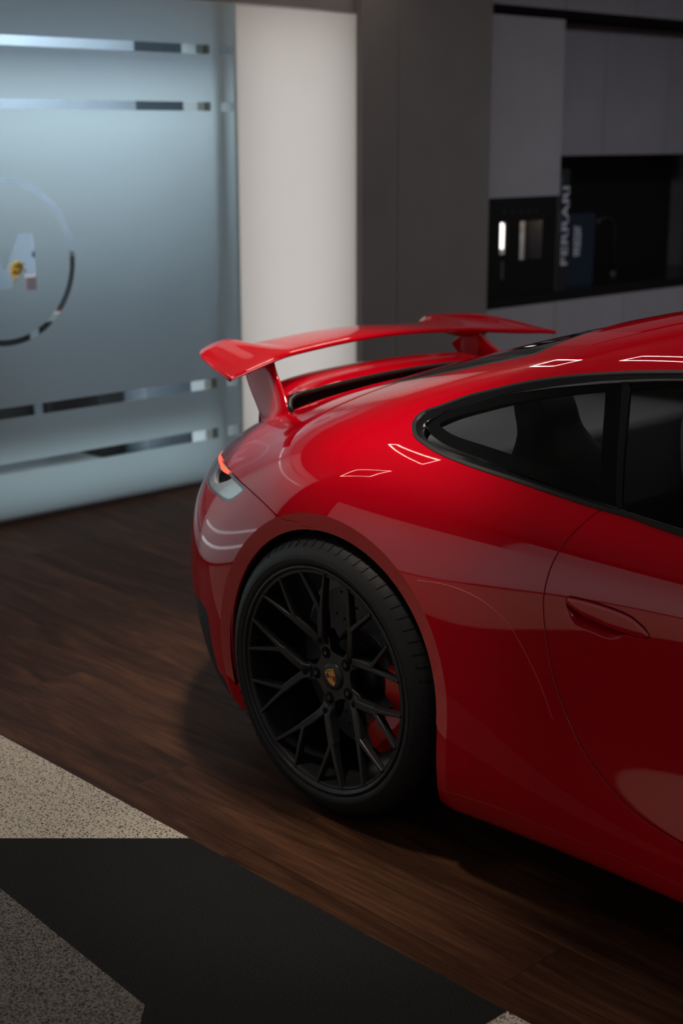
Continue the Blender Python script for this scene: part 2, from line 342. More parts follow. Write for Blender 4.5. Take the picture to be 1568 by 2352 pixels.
# ---------------------------------------------------------------- joinery at the right
def cabinet(name, label, x, y0, y1, z0, z1, mat, depth=.4, group=None, cat='cabinet', handle=False):
    t = empty(name, (x, y0, z0)); tag(t, label, cat, group)
    b = MB(); b.box(-depth, -.022, .002, y1-y0-.002, 0, z1-z0); b.build('carcass', M['plastic'], t)
    b = MB(); b.box(-.020, 0, .002, y1-y0-.002, .002, z1-z0-.002); b.build('door', mat, t, bevel=.0012)
    return t
KY0 = 3.088
cabinet('tall_cabinet', 'tall grey cupboard door above the built-in coffee machine', WX, KY0, 3.757, 1.279, 2.252, M['cab_light'], .55)
for k, (y0, y1, wh) in enumerate([(3.757, 4.43, 'leftmost'), (4.43, 5.105, 'second from left'), (5.105, 5.78, 'third from left')]):
    cabinet('wall_cabinet', wh+' recessed grey wall cupboard above the black niche', -3.19, y0, y1, 1.498, 2.262, M['cab'], .3, 'recessed wall cupboards')
for k, (y0, y1, wh) in enumerate([(KY0, 3.757, 'top cupboard over the tall grey door, beside the pillar'), (3.757, 4.425, 'top cupboard at ceiling height right of the first'), (4.425, 5.1, 'top cupboard at ceiling height, third along'), (5.1, 5.78, 'top cupboard at ceiling height, fourth along')]):
    cabinet('top_cabinet', 'grey '+wh, WX, y0, y1, 2.30, 2.99, M['cab'], .4, 'ceiling height cupboards')
for k, (y0, y1, wh) in enumerate([(KY0, 3.745, 'leftmost, under the coffee machine'), (3.745, 4.425, 'second, under the lettered book'), (4.425, 5.1, 'third from left'), (5.1, 5.78, 'fourth from left')]):
    cabinet('base_cabinet', 'grey base cupboard below the worktop, '+wh, WX, y0, y1, .08, .668, M['cab_light'], .5, 'base cupboards')
b = MB(); b.box(-3.6, WX-.012, KY0, 5.8, 2.264, 2.298); tag(b.build('shadow_gap_rail', M['matte_black']), 'black recessed rail between the tall cupboard and the top cupboards', 'rail')
b = MB(); b.box(-3.55, -3.0, KY0, 5.78, 0, .078); tag(b.build('plinth', M['matte_black']), 'black plinth under the base cupboards', 'plinth')
b = MB(); b.box(-3.60, WX+.002, KY0, 5.8, .672, .728); tag(b.build('worktop', M['black_panel'], bevel=.002), 'black worktop running over the grey base cupboards', 'worktop')
b = MB(); b.box(-3.618, -3.60, 3.78, 5.8, .728, 1.50); tag(b.build('backsplash', M['black_panel']), 'black back panel of the kitchen niche', 'panel')
b = MB(); b.box(-3.6, WX-.004, 3.742, 3.757, .73, 1.277); tag(b.build('niche_side_panel', M['steel'], bevel=.001), 'thin steel edged upright beside the coffee machine', 'panel')
# coffee machine
t = empty('coffee_machine', (WX, KY0, .73)); tag(t, 'black built-in coffee machine with a lit spout bay left of the book', 'coffee machine')
b = MB(); b.box(-.5, -.14, .004, .648, 0, .545); b.box(-.139, -.027, .004, .150, 0, .545); b.box(-.139, -.027, .53, .648, 0, .545); b.box(-.139, -.027, .152, .528, .50, .545); b.build('body', M['plastic'], t)
b = MB(); b.box(-.026, -.004, .004, .648, .0, .30); 
fr = MB(); fr.box(-.026, -.004, .004, .648, .415, .545); fr.box(-.026, -.004, .004, .15, .0, .415); fr.box(-.026, -.004, .215, .325, .0, .415); fr.box(-.026, -.004, .52, .648, .0, .415); fr.box(-.026, -.004, .15, .215, .0, .24); fr.box(-.026, -.004, .325, .52, .0, .20)
fr.build('front_panel', M['glass_black'], t, bevel=.0008)
b = MB(); b.box(-.139, -.130, .29, .52, .14, .46); b.build('bay_back', M['wall_white'], t)
b = MB(); b.tube([(-.012, .150, .405), (-.012, .166, .408), (-.012, .174, .395), (-.012, .175, .27)], [.010, .012, .013, .011], 12); b.build('lit_spout', M['lampwhite'], t, smooth=True)
b = MB(); b.box(-.004, -.001, .16, .185, .10, .20); b.build('jug_handle', M['steel'], t, bevel=.001)
for k in range(5):
    b = MB(); b.lathe([(0, 0), (.006, 0), (.006, .003), (0, .003)], 16); o = b.build('touch_button', M['steel'], t); o.rotation_euler = (0, 0, -PI/2); o.location = (-.003, .18+.07*k, .47)
lp = bpy.data.lights.new('bay_lamp', 'POINT'); lp.energy = .42; lp.color = (1, .8, .66); lp.shadow_soft_size = .002
lo = bpy.data.objects.new('bay_lamp', lp); C.objects.link(lo); lo.parent = t; lo.location = (-.055, .375, .455)
# tall book with lettered spine
def text_mesh(name, s, size, mat, parent, M4, ext=.0008):
    cu = bpy.data.curves.new(name, 'FONT'); cu.body = s; cu.size = size; cu.extrude = ext; cu.align_x = 'LEFT'; cu.offset = size*.012
    tmp = bpy.data.objects.new('tmp', cu); C.objects.link(tmp); dg = bpy.context.evaluated_depsgraph_get(); dg.update()
    me = bpy.data.meshes.new_from_object(tmp.evaluated_get(dg)); bpy.data.objects.remove(tmp); me.transform(M4); me.materials.clear(); me.materials.append(mat)
    return obj(name, me, parent)
t = empty('large_book', (-2.985, 3.766, .728)); tag(t, 'tall black book standing upright with big silver capitals up its spine', 'book')
b = MB(); b.box(-.36, 0, 0, .088, 0, .70); b.build('cover', M['book_black'], t, bevel=.003)
tm = text_mesh('spine_lettering', 'FERRARI', .1, M['silver_ink'], t, Matrix.Translation((.0012, .083, .140)) @ Matrix(((0, 0, 1, 0), (0, -1, 0, 0), (1, 0, 0, 0), (0, 0, 0, 1))) @ Matrix.Diagonal((1.27, .86, 1, 1)))
b = MB(); b.box(0, .0006, .002, .018, .33, .46); b.build('cover_photo', M['photo_blue'], t)
b = MB(); b.box(0, .0006, .002, .016, .56, .66); b.build('cover_photo', M['photo_blue'], t)
t = empty('navy_box', (-3.10, 3.985, .728)); tag(t, 'navy presentation box with small silver print right of the tall book', 'box')
b = MB(); b.box(-.28, 0, 0, .28, 0, .43); b.build('box_body', M['book_blue'], t, bevel=.003)
b = MB(); rnd = random.Random(5)
for c in range(2):
    z = .18
    while z < .355:
        h = .006+rnd.random()*.012; wv = .02+rnd.random()*.012; b.box(0, .001, .075+.036*c, .075+.036*c+wv, z, z+h); z += h+.004
b.build('silver_print', M['silver_ink'], t)
# faint tap at the right
t = empty('kitchen_tap', (-3.42, 4.9, .728)); tag(t, 'dark kitchen tap on the worktop at the right edge', 'tap')
b = MB(); b.tube([(0, 0, 0), (0, 0, .30), (0, -.03, .35), (0, -.09, .37), (0, -.17, .36), (0, -.20, .32)], .012, 12); b.build('spout', M['plastic'], t, smooth=True)
b = MB(); b.lathe([(0, 0), (.028, 0), (.028, .02), (0, .02)], 24); o = b.build('base_ring', M['steel'], t); o.rotation_euler = (PI/2, 0, 0)

# ---------------------------------------------------------------- carpet
CY = -1.215
V = [(-6, CY), (6, CY), (6, -6), (-6, -6)]
mb = MB()
zc = .006
def cpoly(pts, mi): mb.add([(x, y, zc) for x, y in pts], [tuple(range(len(pts)))[::-1]], mi)
A_ = (-.118, CY); B_ = (-2.9, -4.11); 
cpoly([(-2.9, CY), A_, B_], 1)                                     # beige field
G0 = (-2.9, -1.50); 
# grey chevron: edge runs from G1 to G2 then turns
G1, G2, G3 = (-.232, -1.664), (.366, -1.700), (.78, -2.10)
cpoly([A_, (.86, CY), (.86, -2.10), G3, G2, G1, (-.55, -1.665)], 0)
cpoly([G1, G2, G3, (-.8, -2.35), (-.55, -1.665)], 2)
cpoly([(.86, CY), (6, CY), (6, -2.10), (.86, -2.10)], 1)
cpoly([(-.55, -1.665), (-.8, -2.35), G3, (.86, -2.10), (6, -2.10), (6, -3.8), (-2.603, -3.8)], 0)
cpoly([(-2.603, -3.8), (6, -3.8), (6, -6.7), (-2.9, -6.7), (-2.9, -4.11)], 1)
n0 = len(mb.V); 
mb.add([(-2.9, CY, 0), (6, CY, 0), (6, CY, zc), (-2.9, CY, zc)], [(0, 1, 2, 3)], 0)
carpet = mb.build('showroom_carpet', None, mats=[M['carpet_black'], M['carpet_beige'], M['carpet_grey']])
tag(carpet, 'black, beige and grey patterned carpet with a straight edge along the wood floor', 'carpet')

# ---------------------------------------------------------------- LED frame lights on the ceiling
def led_frame(P, z, label, r=.0075):
    cx0 = sum(p[0] for p in P)/len(P); cy0 = sum(p[1] for p in P)/len(P)
    t = empty('led_frame_light', (cx0, cy0, z)); tag(t, label, 'ceiling light', 'LED frame lights under the ceiling')
    Q = [(x-cx0, y-cy0, 0) for x, y in P]; n = len(Q); b = MB(); h = MB()
    for k in range(n):
        a, c = Q[k], Q[(k+1) % n]
        b.tube([a, c], r, 8); h.tube([(a[0], a[1], .013), (c[0], c[1], .013)], r*1.3, 6)
        w_ = MB(); w_.tube([(a[0], a[1], .014), (a[0], a[1], 3.0-z)], .0015, 5); w_.build('suspension_wire', M['housing'], t)
    b.build('led_tube', M['led'], t, smooth=True); h.build('profile', M['housing'], t)
led_frame([(-2.74, -2.52), (-2.04, -1.90), (-1.41, -1.70), (-1.91, -2.31)], 2.62, 'four sided LED frame light hanging above the left of the carpet', .005)
led_frame([(-1.60, -.55), (-1.50, -.59), (-1.0, -1.06), (-1.08, -1.20)], 2.62, 'narrow LED frame light hanging behind the tail of the car', .0035)
led_frame([(-2.90, 2.02), (-2.90, 2.30), (-2.10, 1.47), (-2.25, 1.38)], 2.62, 'LED frame light hanging in front of the taupe pillar', .006)
led_frame([(-1.32, .69), (-1.22, .78), (-.30, -.02), (-.40, -.11)], 2.62, 'long narrow LED frame light hanging above the boot', .006)
led_frame([(2.4, -2.4), (3.4, -2.6), (3.6, -1.6), (2.6, -1.4)], 2.62, 'LED frame light hanging near the bonnet side', .0075)
w4 = empty('added_glow_pane', (-2.955, -4.8, 0)); w4['kind'] = 'structure'  # added glowing pane, sized for its reflection on the rear quarter
M['daypane'] = pm('daylit_frosted_pane', (.7, .72, .75), .6, emis=(.84, .88, 1.0), es=.28, noise=.02)
M['glowpane_dim'] = pm('dim_glowing_pane', (.6, .62, .65), .6, emis=(.82, .90, 1.0), es=.26, noise=.02)  # weak emission for the added pane on the left wall
b = MB(); b.box(0, .01, -2.2, 1.0, .02, 1.65); b.build('pane', M['glowpane_dim'], w4)
b = MB()
for y in (1.0,): b.box(-.01, .04, y, y+.05, 0, 1.70)
b.box(-.01, .04, -2.15, 1.05, 1.65, 1.70); b.build('window_frame', M['housing'], w4)
# frosted daylight window behind the viewer
w2 = empty('window_2', (1.0, -6.98, 0)); w2['kind'] = 'structure'
b = MB(); b.box(-3.95, 4.5, 0, .01, .02, 2.6); b.build('pane', M['daypane'], w2)
b = MB()
for x in (4.5,): b.box(x, x+.06, -.01, .05, 0, 2.65)
b.box(-3.85, 4.56, -.01, .05, 2.6, 2.66)
b.build('window_frame', M['housing'], w2)

# ---------------------------------------------------------------- car body surface
PUSH=[.03,.012,.034,.03,.042,.065,.07,.068,.065,.058,.045,.035,.025]
# rings: per station list of 13 (x,w,z)
def ST():
    S=[]
    def sec(x,ws,zs): S.append([(x,w,z) for w,z in zip(ws,zs)])
    S.append([(x,0,z) for x,z in zip([3.3,3.36,3.39,3.40,3.38,3.33,3.26,3.19,3.12,3.06,3.03,3.01,3.0],[.15,.18,.28,.39,.47,.53,.57,.595,.61,.625,.635,.64,.645])])
    S.append(list(zip([3.15,3.2,3.22,3.22,3.2,3.16,3.1,3.05,3.0,2.97,2.95,2.94,2.93],[.5,.56,.6,.61,.6,.57,.51,.45,.39,.32,.24,.13,0],[.15,.18,.28,.39,.48,.55,.60,.63,.645,.655,.665,.67,.67])))
    sec(2.85,[.76,.83,.86,.87,.865,.84,.77,.69,.60,.50,.39,.21,0],[.14,.16,.27,.40,.52,.61,.665,.695,.705,.71,.715,.72,.72])
    sec(2.45,[.80,.87,.885,.89,.89,.875,.82,.74,.65,.55,.43,.24,0],[.14,.155,.27,.42,.58,.68,.74,.765,.775,.79,.81,.83,.835])
    sec(2.1,[.80,.86,.87,.862,.872,.862,.825,.76,.69,.60,.49,.27,0],[.14,.155,.27,.42,.57,.68,.77,.83,.91,1.0,1.07,1.11,1.12])
    sec(1.75,[0.8,0.876,0.904,0.843,0.849,0.826,0.82,0.772,0.725,0.64,0.52,0.27,0],[.158,.173,.252,0.42,0.58,0.7,0.795,0.865,1,1.138,1.21,1.252,1.262])
    sec(1.35,[0.8,0.88,0.906,0.844,0.852,0.827,0.822,0.772,0.723,0.637,0.515,0.27,0],[.158,.173,.252,0.42,0.58,0.7,0.8,0.872,1.01,1.158,1.235,1.281,1.292])
    sec(1.0,[0.8,0.88,0.91,0.849,0.857,0.832,0.826,0.77,0.72,0.632,0.51,0.27,0],[.158,.173,.252,0.42,0.6,0.715,0.81,0.88,1.01,1.16,1.232,1.279,1.29])
    sec(.65,[0.8,0.88,0.911,0.865,0.871,0.843,0.83,0.762,0.71,0.625,0.498,0.26,0],[.158,.173,.252,0.43,0.62,0.74,0.84,0.902,1.01,1.126,1.19,1.24,1.252])
    sec(.35,[0.82,0.885,0.905,0.911,0.888,0.862,0.838,0.755,0.693,0.61,0.487,0.26,0],[0.14,0.155,0.27,0.43,0.635,0.76,0.87,0.932,1.005,1.078,1.125,1.172,1.186])
    sec(.05,[0.84,0.9,0.914,0.918,0.907,0.886,0.843,0.75,0.668,0.58,0.464,0.25,0],[0.14,0.155,0.27,0.44,0.645,0.78,0.885,0.942,0.985,1.028,1.062,1.1,1.112])
    sec(-.20,[.82,.885,.895,.902,.902,.875,.822,.738,.65,.56,.45,.25,0],[.15,.165,.28,.45,.64,.765,.858,.915,.948,.975,1.0,1.028,1.038])
    T=[ # columns: stations; per ring (x,w,z)
     [(-.42,.78,.16),(-.52,.71,.18),(-.64,.61,.20),(-.75,.50,.21),(-.84,.38,.22),(-.92,.22,.22),(-.94,0,.22)],
     [(-.42,.845,.18),(-.525,.78,.20),(-.65,.685,.22),(-.77,.57,.23),(-.87,.43,.24),(-.96,.25,.24),(-.985,0,.24)],
     [(-.42,.862,.30),(-.54,.80,.31),(-.68,.70,.32),(-.80,.585,.33),(-.915,.445,.34),(-1.01,.26,.34),(-1.035,0,.34)],
     [(-.42,.868,.46),(-.55,.805,.46),(-.69,.71,.465),(-.82,.595,.47),(-.94,.455,.47),(-1.04,.27,.47),(-1.07,0,.47)],
     [(-.42,.852,.61),(-.55,.785,.605),(-.69,.69,.60),(-.82,.575,.595),(-.93,.44,.59),(-1.03,.26,.585),(-1.06,0,.58)],
     [(-.42,.79,.72),(-.54,.715,.71),(-.67,.615,.70),(-.79,.505,.69),(-.89,.38,.68),(-.975,.22,.675),(-1.01,0,.67)],
     [(-.42,.725,.81),(-.53,.655,.787),(-.64,.57,.772),(-.75,.465,.758),(-.85,.34,.745),(-.93,.19,.737),(-.965,0,.73)],
     [(-.42,.655,.862),(-.515,.595,.838),(-.615,.515,.82),(-.715,.415,.805),(-.805,.30,.79),(-.875,.16,.78),(-.91,0,.775)],
     [(-.42,.58,.895),(-.50,.53,.873),(-.59,.455,.852),(-.68,.365,.838),(-.76,.26,.825),(-.82,.135,.815),(-.85,0,.81)],
     [(-.42,.50,.918),(-.49,.46,.897),(-.57,.395,.877),(-.65,.315,.862),(-.72,.22,.85),(-.775,.115,.842),(-.80,0,.838)],
     [(-.42,.405,.936),(-.48,.37,.916),(-.55,.32,.897),(-.62,.25,.882),(-.68,.17,.872),(-.73,.085,.865),(-.755,0,.862)],
     [(-.42,.225,.955),(-.475,.21,.936),(-.53,.175,.917),(-.59,.135,.90),(-.64,.09,.89),(-.68,.045,.885),(-.70,0,.882)],
     [(-.42,0,.963),(-.47,0,.945),(-.52,0,.926),(-.57,0,.91),(-.61,0,.90),(-.645,0,.893),(-.66,0,.89)]]
    d=PUSH; F=[(.0,.35),(.45,.75),(.7,.7),(.75,.65),(.85,.5),(.95,.25),(1,0)]
    for j in range(7): S.append([(T[i][j][0]-d[i]*F[j][0],T[i][j][1]+d[i]*F[j][1],T[i][j][2]) for i in range(13)])
    return np.array(S)   # [j,i,3]
def bas(n,t):
    # clamped-ish: control pts n+2 with uniform cubic B-spline; t in [0,n-1]
    k=np.clip(np.floor(t).astype(int),0,n-2); f=t-k
    A=np.zeros((len(t),n+2)); r=np.arange(len(t))
    A[r,k]=(1-f)**3/6; A[r,k+1]=(3*f**3-6*f**2+4)/6; A[r,k+2]=(-3*f**3+3*f**2+3*f+1)/6; A[r,k+3]=f**3/6
    return A
def fit(D,lam,axis,end=None):
    D=np.moveaxis(D,axis,0); n=len(D)
    A=bas(n,np.arange(n,dtype=float)); m=n+2
    L=np.zeros((m-3,m))
    for i in range(m-3): L[i,i:i+4]=[-1,3,-3,1]
    E=np.zeros((2,m)); E[0,:3]=[1,-2,1]; E[1,-3:]=[1,-2,1]
    M=A.T@A+lam*L.T@L+1e-3*E.T@E
    c=np.linalg.solve(M,A.T@D.reshape(n,-1)).reshape((m,)+D.shape[1:])
    return np.moveaxis(c,0,axis)
def extend(S):
    a=S
    mir=a[:, ::-1][:,1:].copy(); mir[...,1]*=-1
    top=np.concatenate([a,mir[:, :3]],1)
    last=top[::-1][1:4].copy(); last[...,1]*=-1
    first=top[1:4][::-1].copy(); first[...,1]*=-1
    return np.concatenate([first,top,last],0)
class Surf:
    def __init__(s,lam=.02):
        S=ST(); s.nj,s.ni=S.shape[:2]; X=extend(S); s.NJ,s.NI=X.shape[:2]
        c=fit(X,lam,0); s.c=np.moveaxis(fit(np.moveaxis(c,1,0),lam,0),0,1)
    def grid(s,tj,ti):
        G=np.einsum('ab,bcd,ec->aed',bas(s.NJ,tj+3.),s.c,bas(s.NI,ti)); G[...,1]*=-1; return G
    def pts(s,ji):
        ji=np.asarray(ji,float)
        G=np.einsum('ab,bcd,ac->ad',bas(s.NJ,ji[:,0]+3.),s.c,bas(s.NI,np.clip(ji[:,1],0,s.NI-1.001))); G[:,1]*=-1; return G

DLO_B = [(9.772,7.5),(9.637,7.122),(9.465,6.933),(9.27,6.8),(8.95,6.729),(8.468,6.737),(8.099,6.746),(7.827,6.765),(7.604,6.79),(7.25,6.747)]
DLO_T = [(7.666,9.272),(8.154,9.265),(8.598,9.225),(8.982,9.101),(9.357,8.818),(9.5,8.635),(9.682,8.284),(9.783,8.085),(9.808,7.803)]
GL_B = [(9.629,7.41),(9.534,7.19),(9.318,6.992),(8.909,6.929),(8.308,6.907),(7.765,6.911),(7.716,6.909),(7.266,6.889)]
GL_T = [(7.629,9.123),(8.105,9.089),(8.352,9.05),(8.717,8.929),(9.091,8.702),(9.453,8.276),(9.607,7.911),(9.658,7.64)]
PIL = [(8.108,9.099),(7.754,6.902),(8.047,9.098),(7.714,6.893)]
RG = [(12.827,8.677),(12.406,9.051),(11.773,9.58),(11.261,9.864),(10.684,9.835),(10.319,9.886),(9.836,10.003),(9.631,10.045),(9.437,10.088),(9.331,10.143),(9.274,10.24),(9.28,10.441),(9.258,10.676),(9.248,10.917),(9.23,11.0)]
RSEAM = [(9.228,10.376),(9.083,10.352),(8.742,10.267),(8.373,10.153),(7.903,10.013)]
SEAM1 = [(10.364,4.537),(10.6,4.586),(10.799,4.635),(11.172,4.901),(11.641,5.183),(12.149,5.418),(12.991,5.714),(13.762,5.755)]
SEAM2 = [(13.741,5.797),(13.581,5.882),(13.356,6.147),(12.79,6.658),(12.326,7.188),(12.523,8.002),(12.818,8.597)]
LENS = [(13.971,5.171),(14.035,4.952),(13.658,4.92),(13.039,4.887),(12.527,4.847),(12.15,4.796),(11.989,4.824),(11.765,4.977),(11.616,5.142),(12.257,5.44)]
GLOW = [(13.816,5.738),(12.954,5.646),(12.544,5.557),(12.489,5.484),(12.822,5.485),(13.133,5.531),(13.53,5.623)]
DOOR = [(7.826,6.757),(7.861,6.649),(7.943,6.119),(7.999,5.672),(8.053,5.091),(8.073,4.602),(8.06,4.338),(8.035,4.106),(7.97,3.7),(7.906,3.452),(7.826,3.222),(7.729,3.003),(7.635,2.834),(7.458,2.613),(7.323,2.467),(7.197,2.38),(6.943,2.272)]
HAN = [(7.907,4.666),(7.9,4.724),(7.875,4.758),(7.686,4.798),(7.471,4.781),(7.364,4.67),(7.317,4.579),(7.309,4.523),(7.324,4.482),(7.37,4.459),(7.473,4.449),(7.587,4.448),(7.672,4.473),(7.786,4.501),(7.883,4.576)]
REC = [(7.907,4.666),(7.9,4.724),(7.875,4.758),(7.686,4.798),(7.471,4.781),(7.364,4.67),(7.317,4.579),(7.309,4.523),(7.324,4.482),(7.37,4.459),(7.466,4.438),(7.507,4.367),(7.55,4.311),(7.613,4.29),(7.71,4.306),(7.81,4.316),(7.853,4.37),(7.884,4.459)]
SILL = [(8.829,1.54),(8.544,1.591),(8.228,1.65),(7.898,1.645),(7.398,1.675),(6.909,1.63)]
DIFF = [(13.071,2.745),(12.433,2.676),(12.322,2.296),(12.224,1.684),(12.154,1.583),(11.995,1.57)]
ARC = [(9.134,4.242),(8.85,4.306),(8.58,4.258),(8.351,4.078),(8.235,3.884),(8.059,3.501),(7.915,3.101)]
SF = Surf()
WZ, RW = .352, .352                     # rear wheel centre height, tyre radius
ARC_C, ARC_R, OPEN_R = (.006, .353), .408, .367
FRX = 2.45

def arclen_params(j0, j1, i0, i1, step):
    def samp(a, b, f):
        t = np.linspace(a, b, 400); L = 0
        for g in f: 
            p = g(t); L = np.maximum(L, np.linalg.norm(np.diff(p, axis=0), axis=1))
        c = np.concatenate([[0], np.cumsum(np.maximum(L, 1e-5))]); n = max(4, int(math.ceil(c[-1]/step)))
        return np.interp(np.linspace(0, c[-1], n+1), c, t)
    tj = samp(j0, j1, [lambda t, i=i: SF.pts(np.stack([t, np.full_like(t, i)], 1)) for i in np.linspace(i0, i1, 5)])
    ti = samp(i0, i1, [lambda t, j=j: SF.pts(np.stack([np.full_like(t, j), t], 1)) for j in np.linspace(j0, j1, 7)])
    return tj, ti

def gnormals(G):
    n = np.cross(np.gradient(G, axis=0), np.gradient(G, axis=1))
    n /= np.linalg.norm(n, axis=2, keepdims=True)+1e-12
    return n
class Patch:
    """a regular sampling of the body surface; every vertex keeps its (j, i) address"""
    def __init__(s, j0, j1, i0, i1, step, disp=None):
        s.tj, s.ti = arclen_params(j0, j1, i0, i1, step)
        s.G = SF.grid(s.tj, s.ti); s.J, s.I = np.meshgrid(s.tj, s.ti, indexing='ij')
        s.N = gnormals(s.G)
        k = (len(s.tj)//2, len(s.ti)//2)
        ref = s.G[k]-np.array([1.1, 0, .5])
        if s.N[k] @ ref < 0: s.N = -s.N; s.flip = True
        else: s.flip = False
        if disp is not None:
            s.G = disp(s); n = gnormals(s.G)
            if (n*s.N).sum() < 0: n = -n
            s.N = n
    def state(s, fields):
        a, b = s.G.shape[:2]; idx = np.arange(a*b).reshape(a, b)
        q = np.stack([idx[:-1, :-1], idx[1:, :-1], idx[1:, 1:], idx[:-1, 1:]], -1).reshape(-1, 4)
        if s.flip: q = q[:, ::-1]
        A = np.concatenate([s.G.reshape(-1, 3), s.N.reshape(-1, 3)]+[f.reshape(-1, 1) for f in fields], 1)
        return [A, q, []]
def clip(st, col):
    """keep the part of the mesh where field `col` is positive, cutting faces exactly on the zero line"""
    A, q, polys = st; f = A[:, 6+col]
    ins = f[q] > 0; allin = ins.all(1); anyin = ins.any(1)
    keep = q[allin]; mixed = [tuple(x) for x in q[anyin & ~allin]]+list(polys)
    rows = []; cache = {}; base = len(A); out = []
    def cut(a, b):
        key = (a, b) if a < b else (b, a)
        if key not in cache:
            t = f[a]/(f[a]-f[b]); r = A[a]+(A[b]-A[a])*t; r[6+col] = 0; cache[key] = base+len(rows); rows.append(r)
        return cache[key]
    for p in mixed:
        s = [f[k] > 0 for k in p]
        if all(s): out.append(p); continue
        if not any(s): continue
        o = []
        for k in range(len(p)):
            a, b = p[k], p[(k+1) % len(p)]; sa, sb = s[k], s[(k+1) % len(p)]
            if sa: o.append(a)
            if sa != sb: o.append(cut(a, b))
        if len(o) >= 3: out.append(tuple(o))
    if rows: A = np.concatenate([A, np.array(rows)], 0)
    return [A, keep, out]
def smooth_poly(pts, closed=True, n=8, corners=()):
    P_ = [np.array(p, float) for p in pts]; m = len(P_); out = []
    rng = range(m if closed else m-1)
    for k in rng:
        a, b = P_[k], P_[(k+1) % m]
        z = P_[k-1] if (closed or k > 0) and k not in corners else a*2-b
        c = P_[(k+2) % m] if (closed or k+2 < m) and ((k+1) % m) not in corners else b*2-a
        if k not in corners and not (closed or k > 0): z = a*2-b
        for t in np.linspace(0, 1, n, endpoint=False):
            out.append(.5*((2*a)+(-z+b)*t+(2*z-5*a+4*b-c)*t*t+(-z+3*a-3*b+c)*t**3))
    if not closed: out.append(P_[-1])
    return np.array(out)
def pip(J, I, poly):
    ins = np.zeros(J.shape, bool); m = len(poly)
    for k in range(m):
        (x1, y1), (x2, y2) = poly[k], poly[(k+1) % m]
        if y1 == y2: continue
        c = (y1 > I) != (y2 > I)
        ins ^= c & (J < (x2-x1)*(I-y1)/(y2-y1)+x1)
    return ins
def dist3(G, pl3, closed=True, lim=.25):
    n = len(pl3); D = np.full(G.shape[:2], 9.0)
    lo = pl3.min(0)-lim; hi = pl3.max(0)+lim
    m = ((G > lo) & (G < hi)).all(2); X = G[m]; d = np.full(len(X), 9.0)
    for k in range(n if closed else n-1):
        a = pl3[k]; b = pl3[(k+1) % n]; ab = b-a; L = ab@ab
        if L < 1e-14: continue
        t = np.clip(((X-a)@ab)/L, 0, 1); v = X-a-t[:, None]*ab; d = np.minimum(d, np.sqrt((v*v).sum(1)))
    D[m] = d; return D
def fpoly(pt, poly):
    """signed distance (metres) to a closed outline given in surface addresses; positive inside"""
    pl = np.asarray(poly); D = dist3(pt.G, SF.pts(pl)); return np.where(pip(pt.J, pt.I, pl), D, -D)
def fline(pt, line):
    pl = np.asarray(line); return dist3(pt.G, SF.pts(pl), False)

def finish(name, states, mat, parent, depth=.012, both=True, side=-1, inset=0.0, keep_center=True, flange=True):
    """mesh from clipped pieces: custom normals, edges turned inwards, mirrored to the far side"""
    VV = []; NN = []; FF = []
    for A, q, polys in states:
        V, N = A[:, :3]-A[:, 3:6]*inset, A[:, 3:6]
        F = [tuple(int(k) for k in x) for x in q]+[tuple(int(k) for k in x) for x in polys]
        used = sorted({k for p in F for k in p}); mp = {k: n for n, k in enumerate(used)}
        b = len(VV); VV += list(V[used]); NN += list(N[used]); F = [tuple(b+mp[k] for k in p) for p in F]
        FF += F
        if flange:
            cnt = {}
            for p in F:
                for k in range(len(p)):
                    e = (p[k], p[(k+1) % len(p)])
                    if (e[1], e[0]) in cnt: cnt[(e[1], e[0])] += 1
                    else: cnt[e] = cnt.get(e, 0)+1
            be = [e for e, c in cnt.items() if c == 1]
            for a, c in be:
                pa, pc = VV[a], VV[c]
                if abs(pa[1]) < 2e-3 and abs(pc[1]) < 2e-3: continue
                na, nc = NN[a], NN[c]; dd = pc-pa
                ln = np.cross(dd, na); ln = ln/(np.linalg.norm(ln)+1e-12)
                k = len(VV)
                # soft edge: a narrow chamfer then the return
                r1 = .0012
                VV += [pa, pc, pa-na*r1+ln*r1*.3, pc-nc*r1+ln*r1*.3, pa-na*depth, pc-nc*depth]
                n1 = (na+ln); n1 /= np.linalg.norm(n1); n2 = (nc+ln); n2 /= np.linalg.norm(n2)
                NN += [na, nc, n1, n2, ln, ln]
                FF += [(k+1, k, k+2, k+3), (k+3, k+2, k+4, k+5)]
    V = np.array(VV); N = np.array(NN)
    if both:
        n = len(V); V2 = V*[1, -1, 1]; N2 = N*[1, -1, 1]
        V = np.concatenate([V, V2]); N = np.concatenate([N, N2]); FF = FF+[tuple(k+n for k in p[::-1]) for p in FF]
    elif side > 0:
        V = V*[1, -1, 1]; N = N*[1, -1, 1]; FF = [p[::-1] for p in FF]
    o = mesh_from(name, V, FF, mat, parent, True)
    me = o.data
    nn = N/np.maximum(np.linalg.norm(N, axis=1, keepdims=True), 1e-9)
    me.normals_split_custom_set_from_vertices([tuple(map(float, v)) for v in nn])
    return o

car = empty('sports_car', (0, 0, 0)); tag(car, 'glossy red two-door sports car with black wheels and a tall rear wing', 'car')

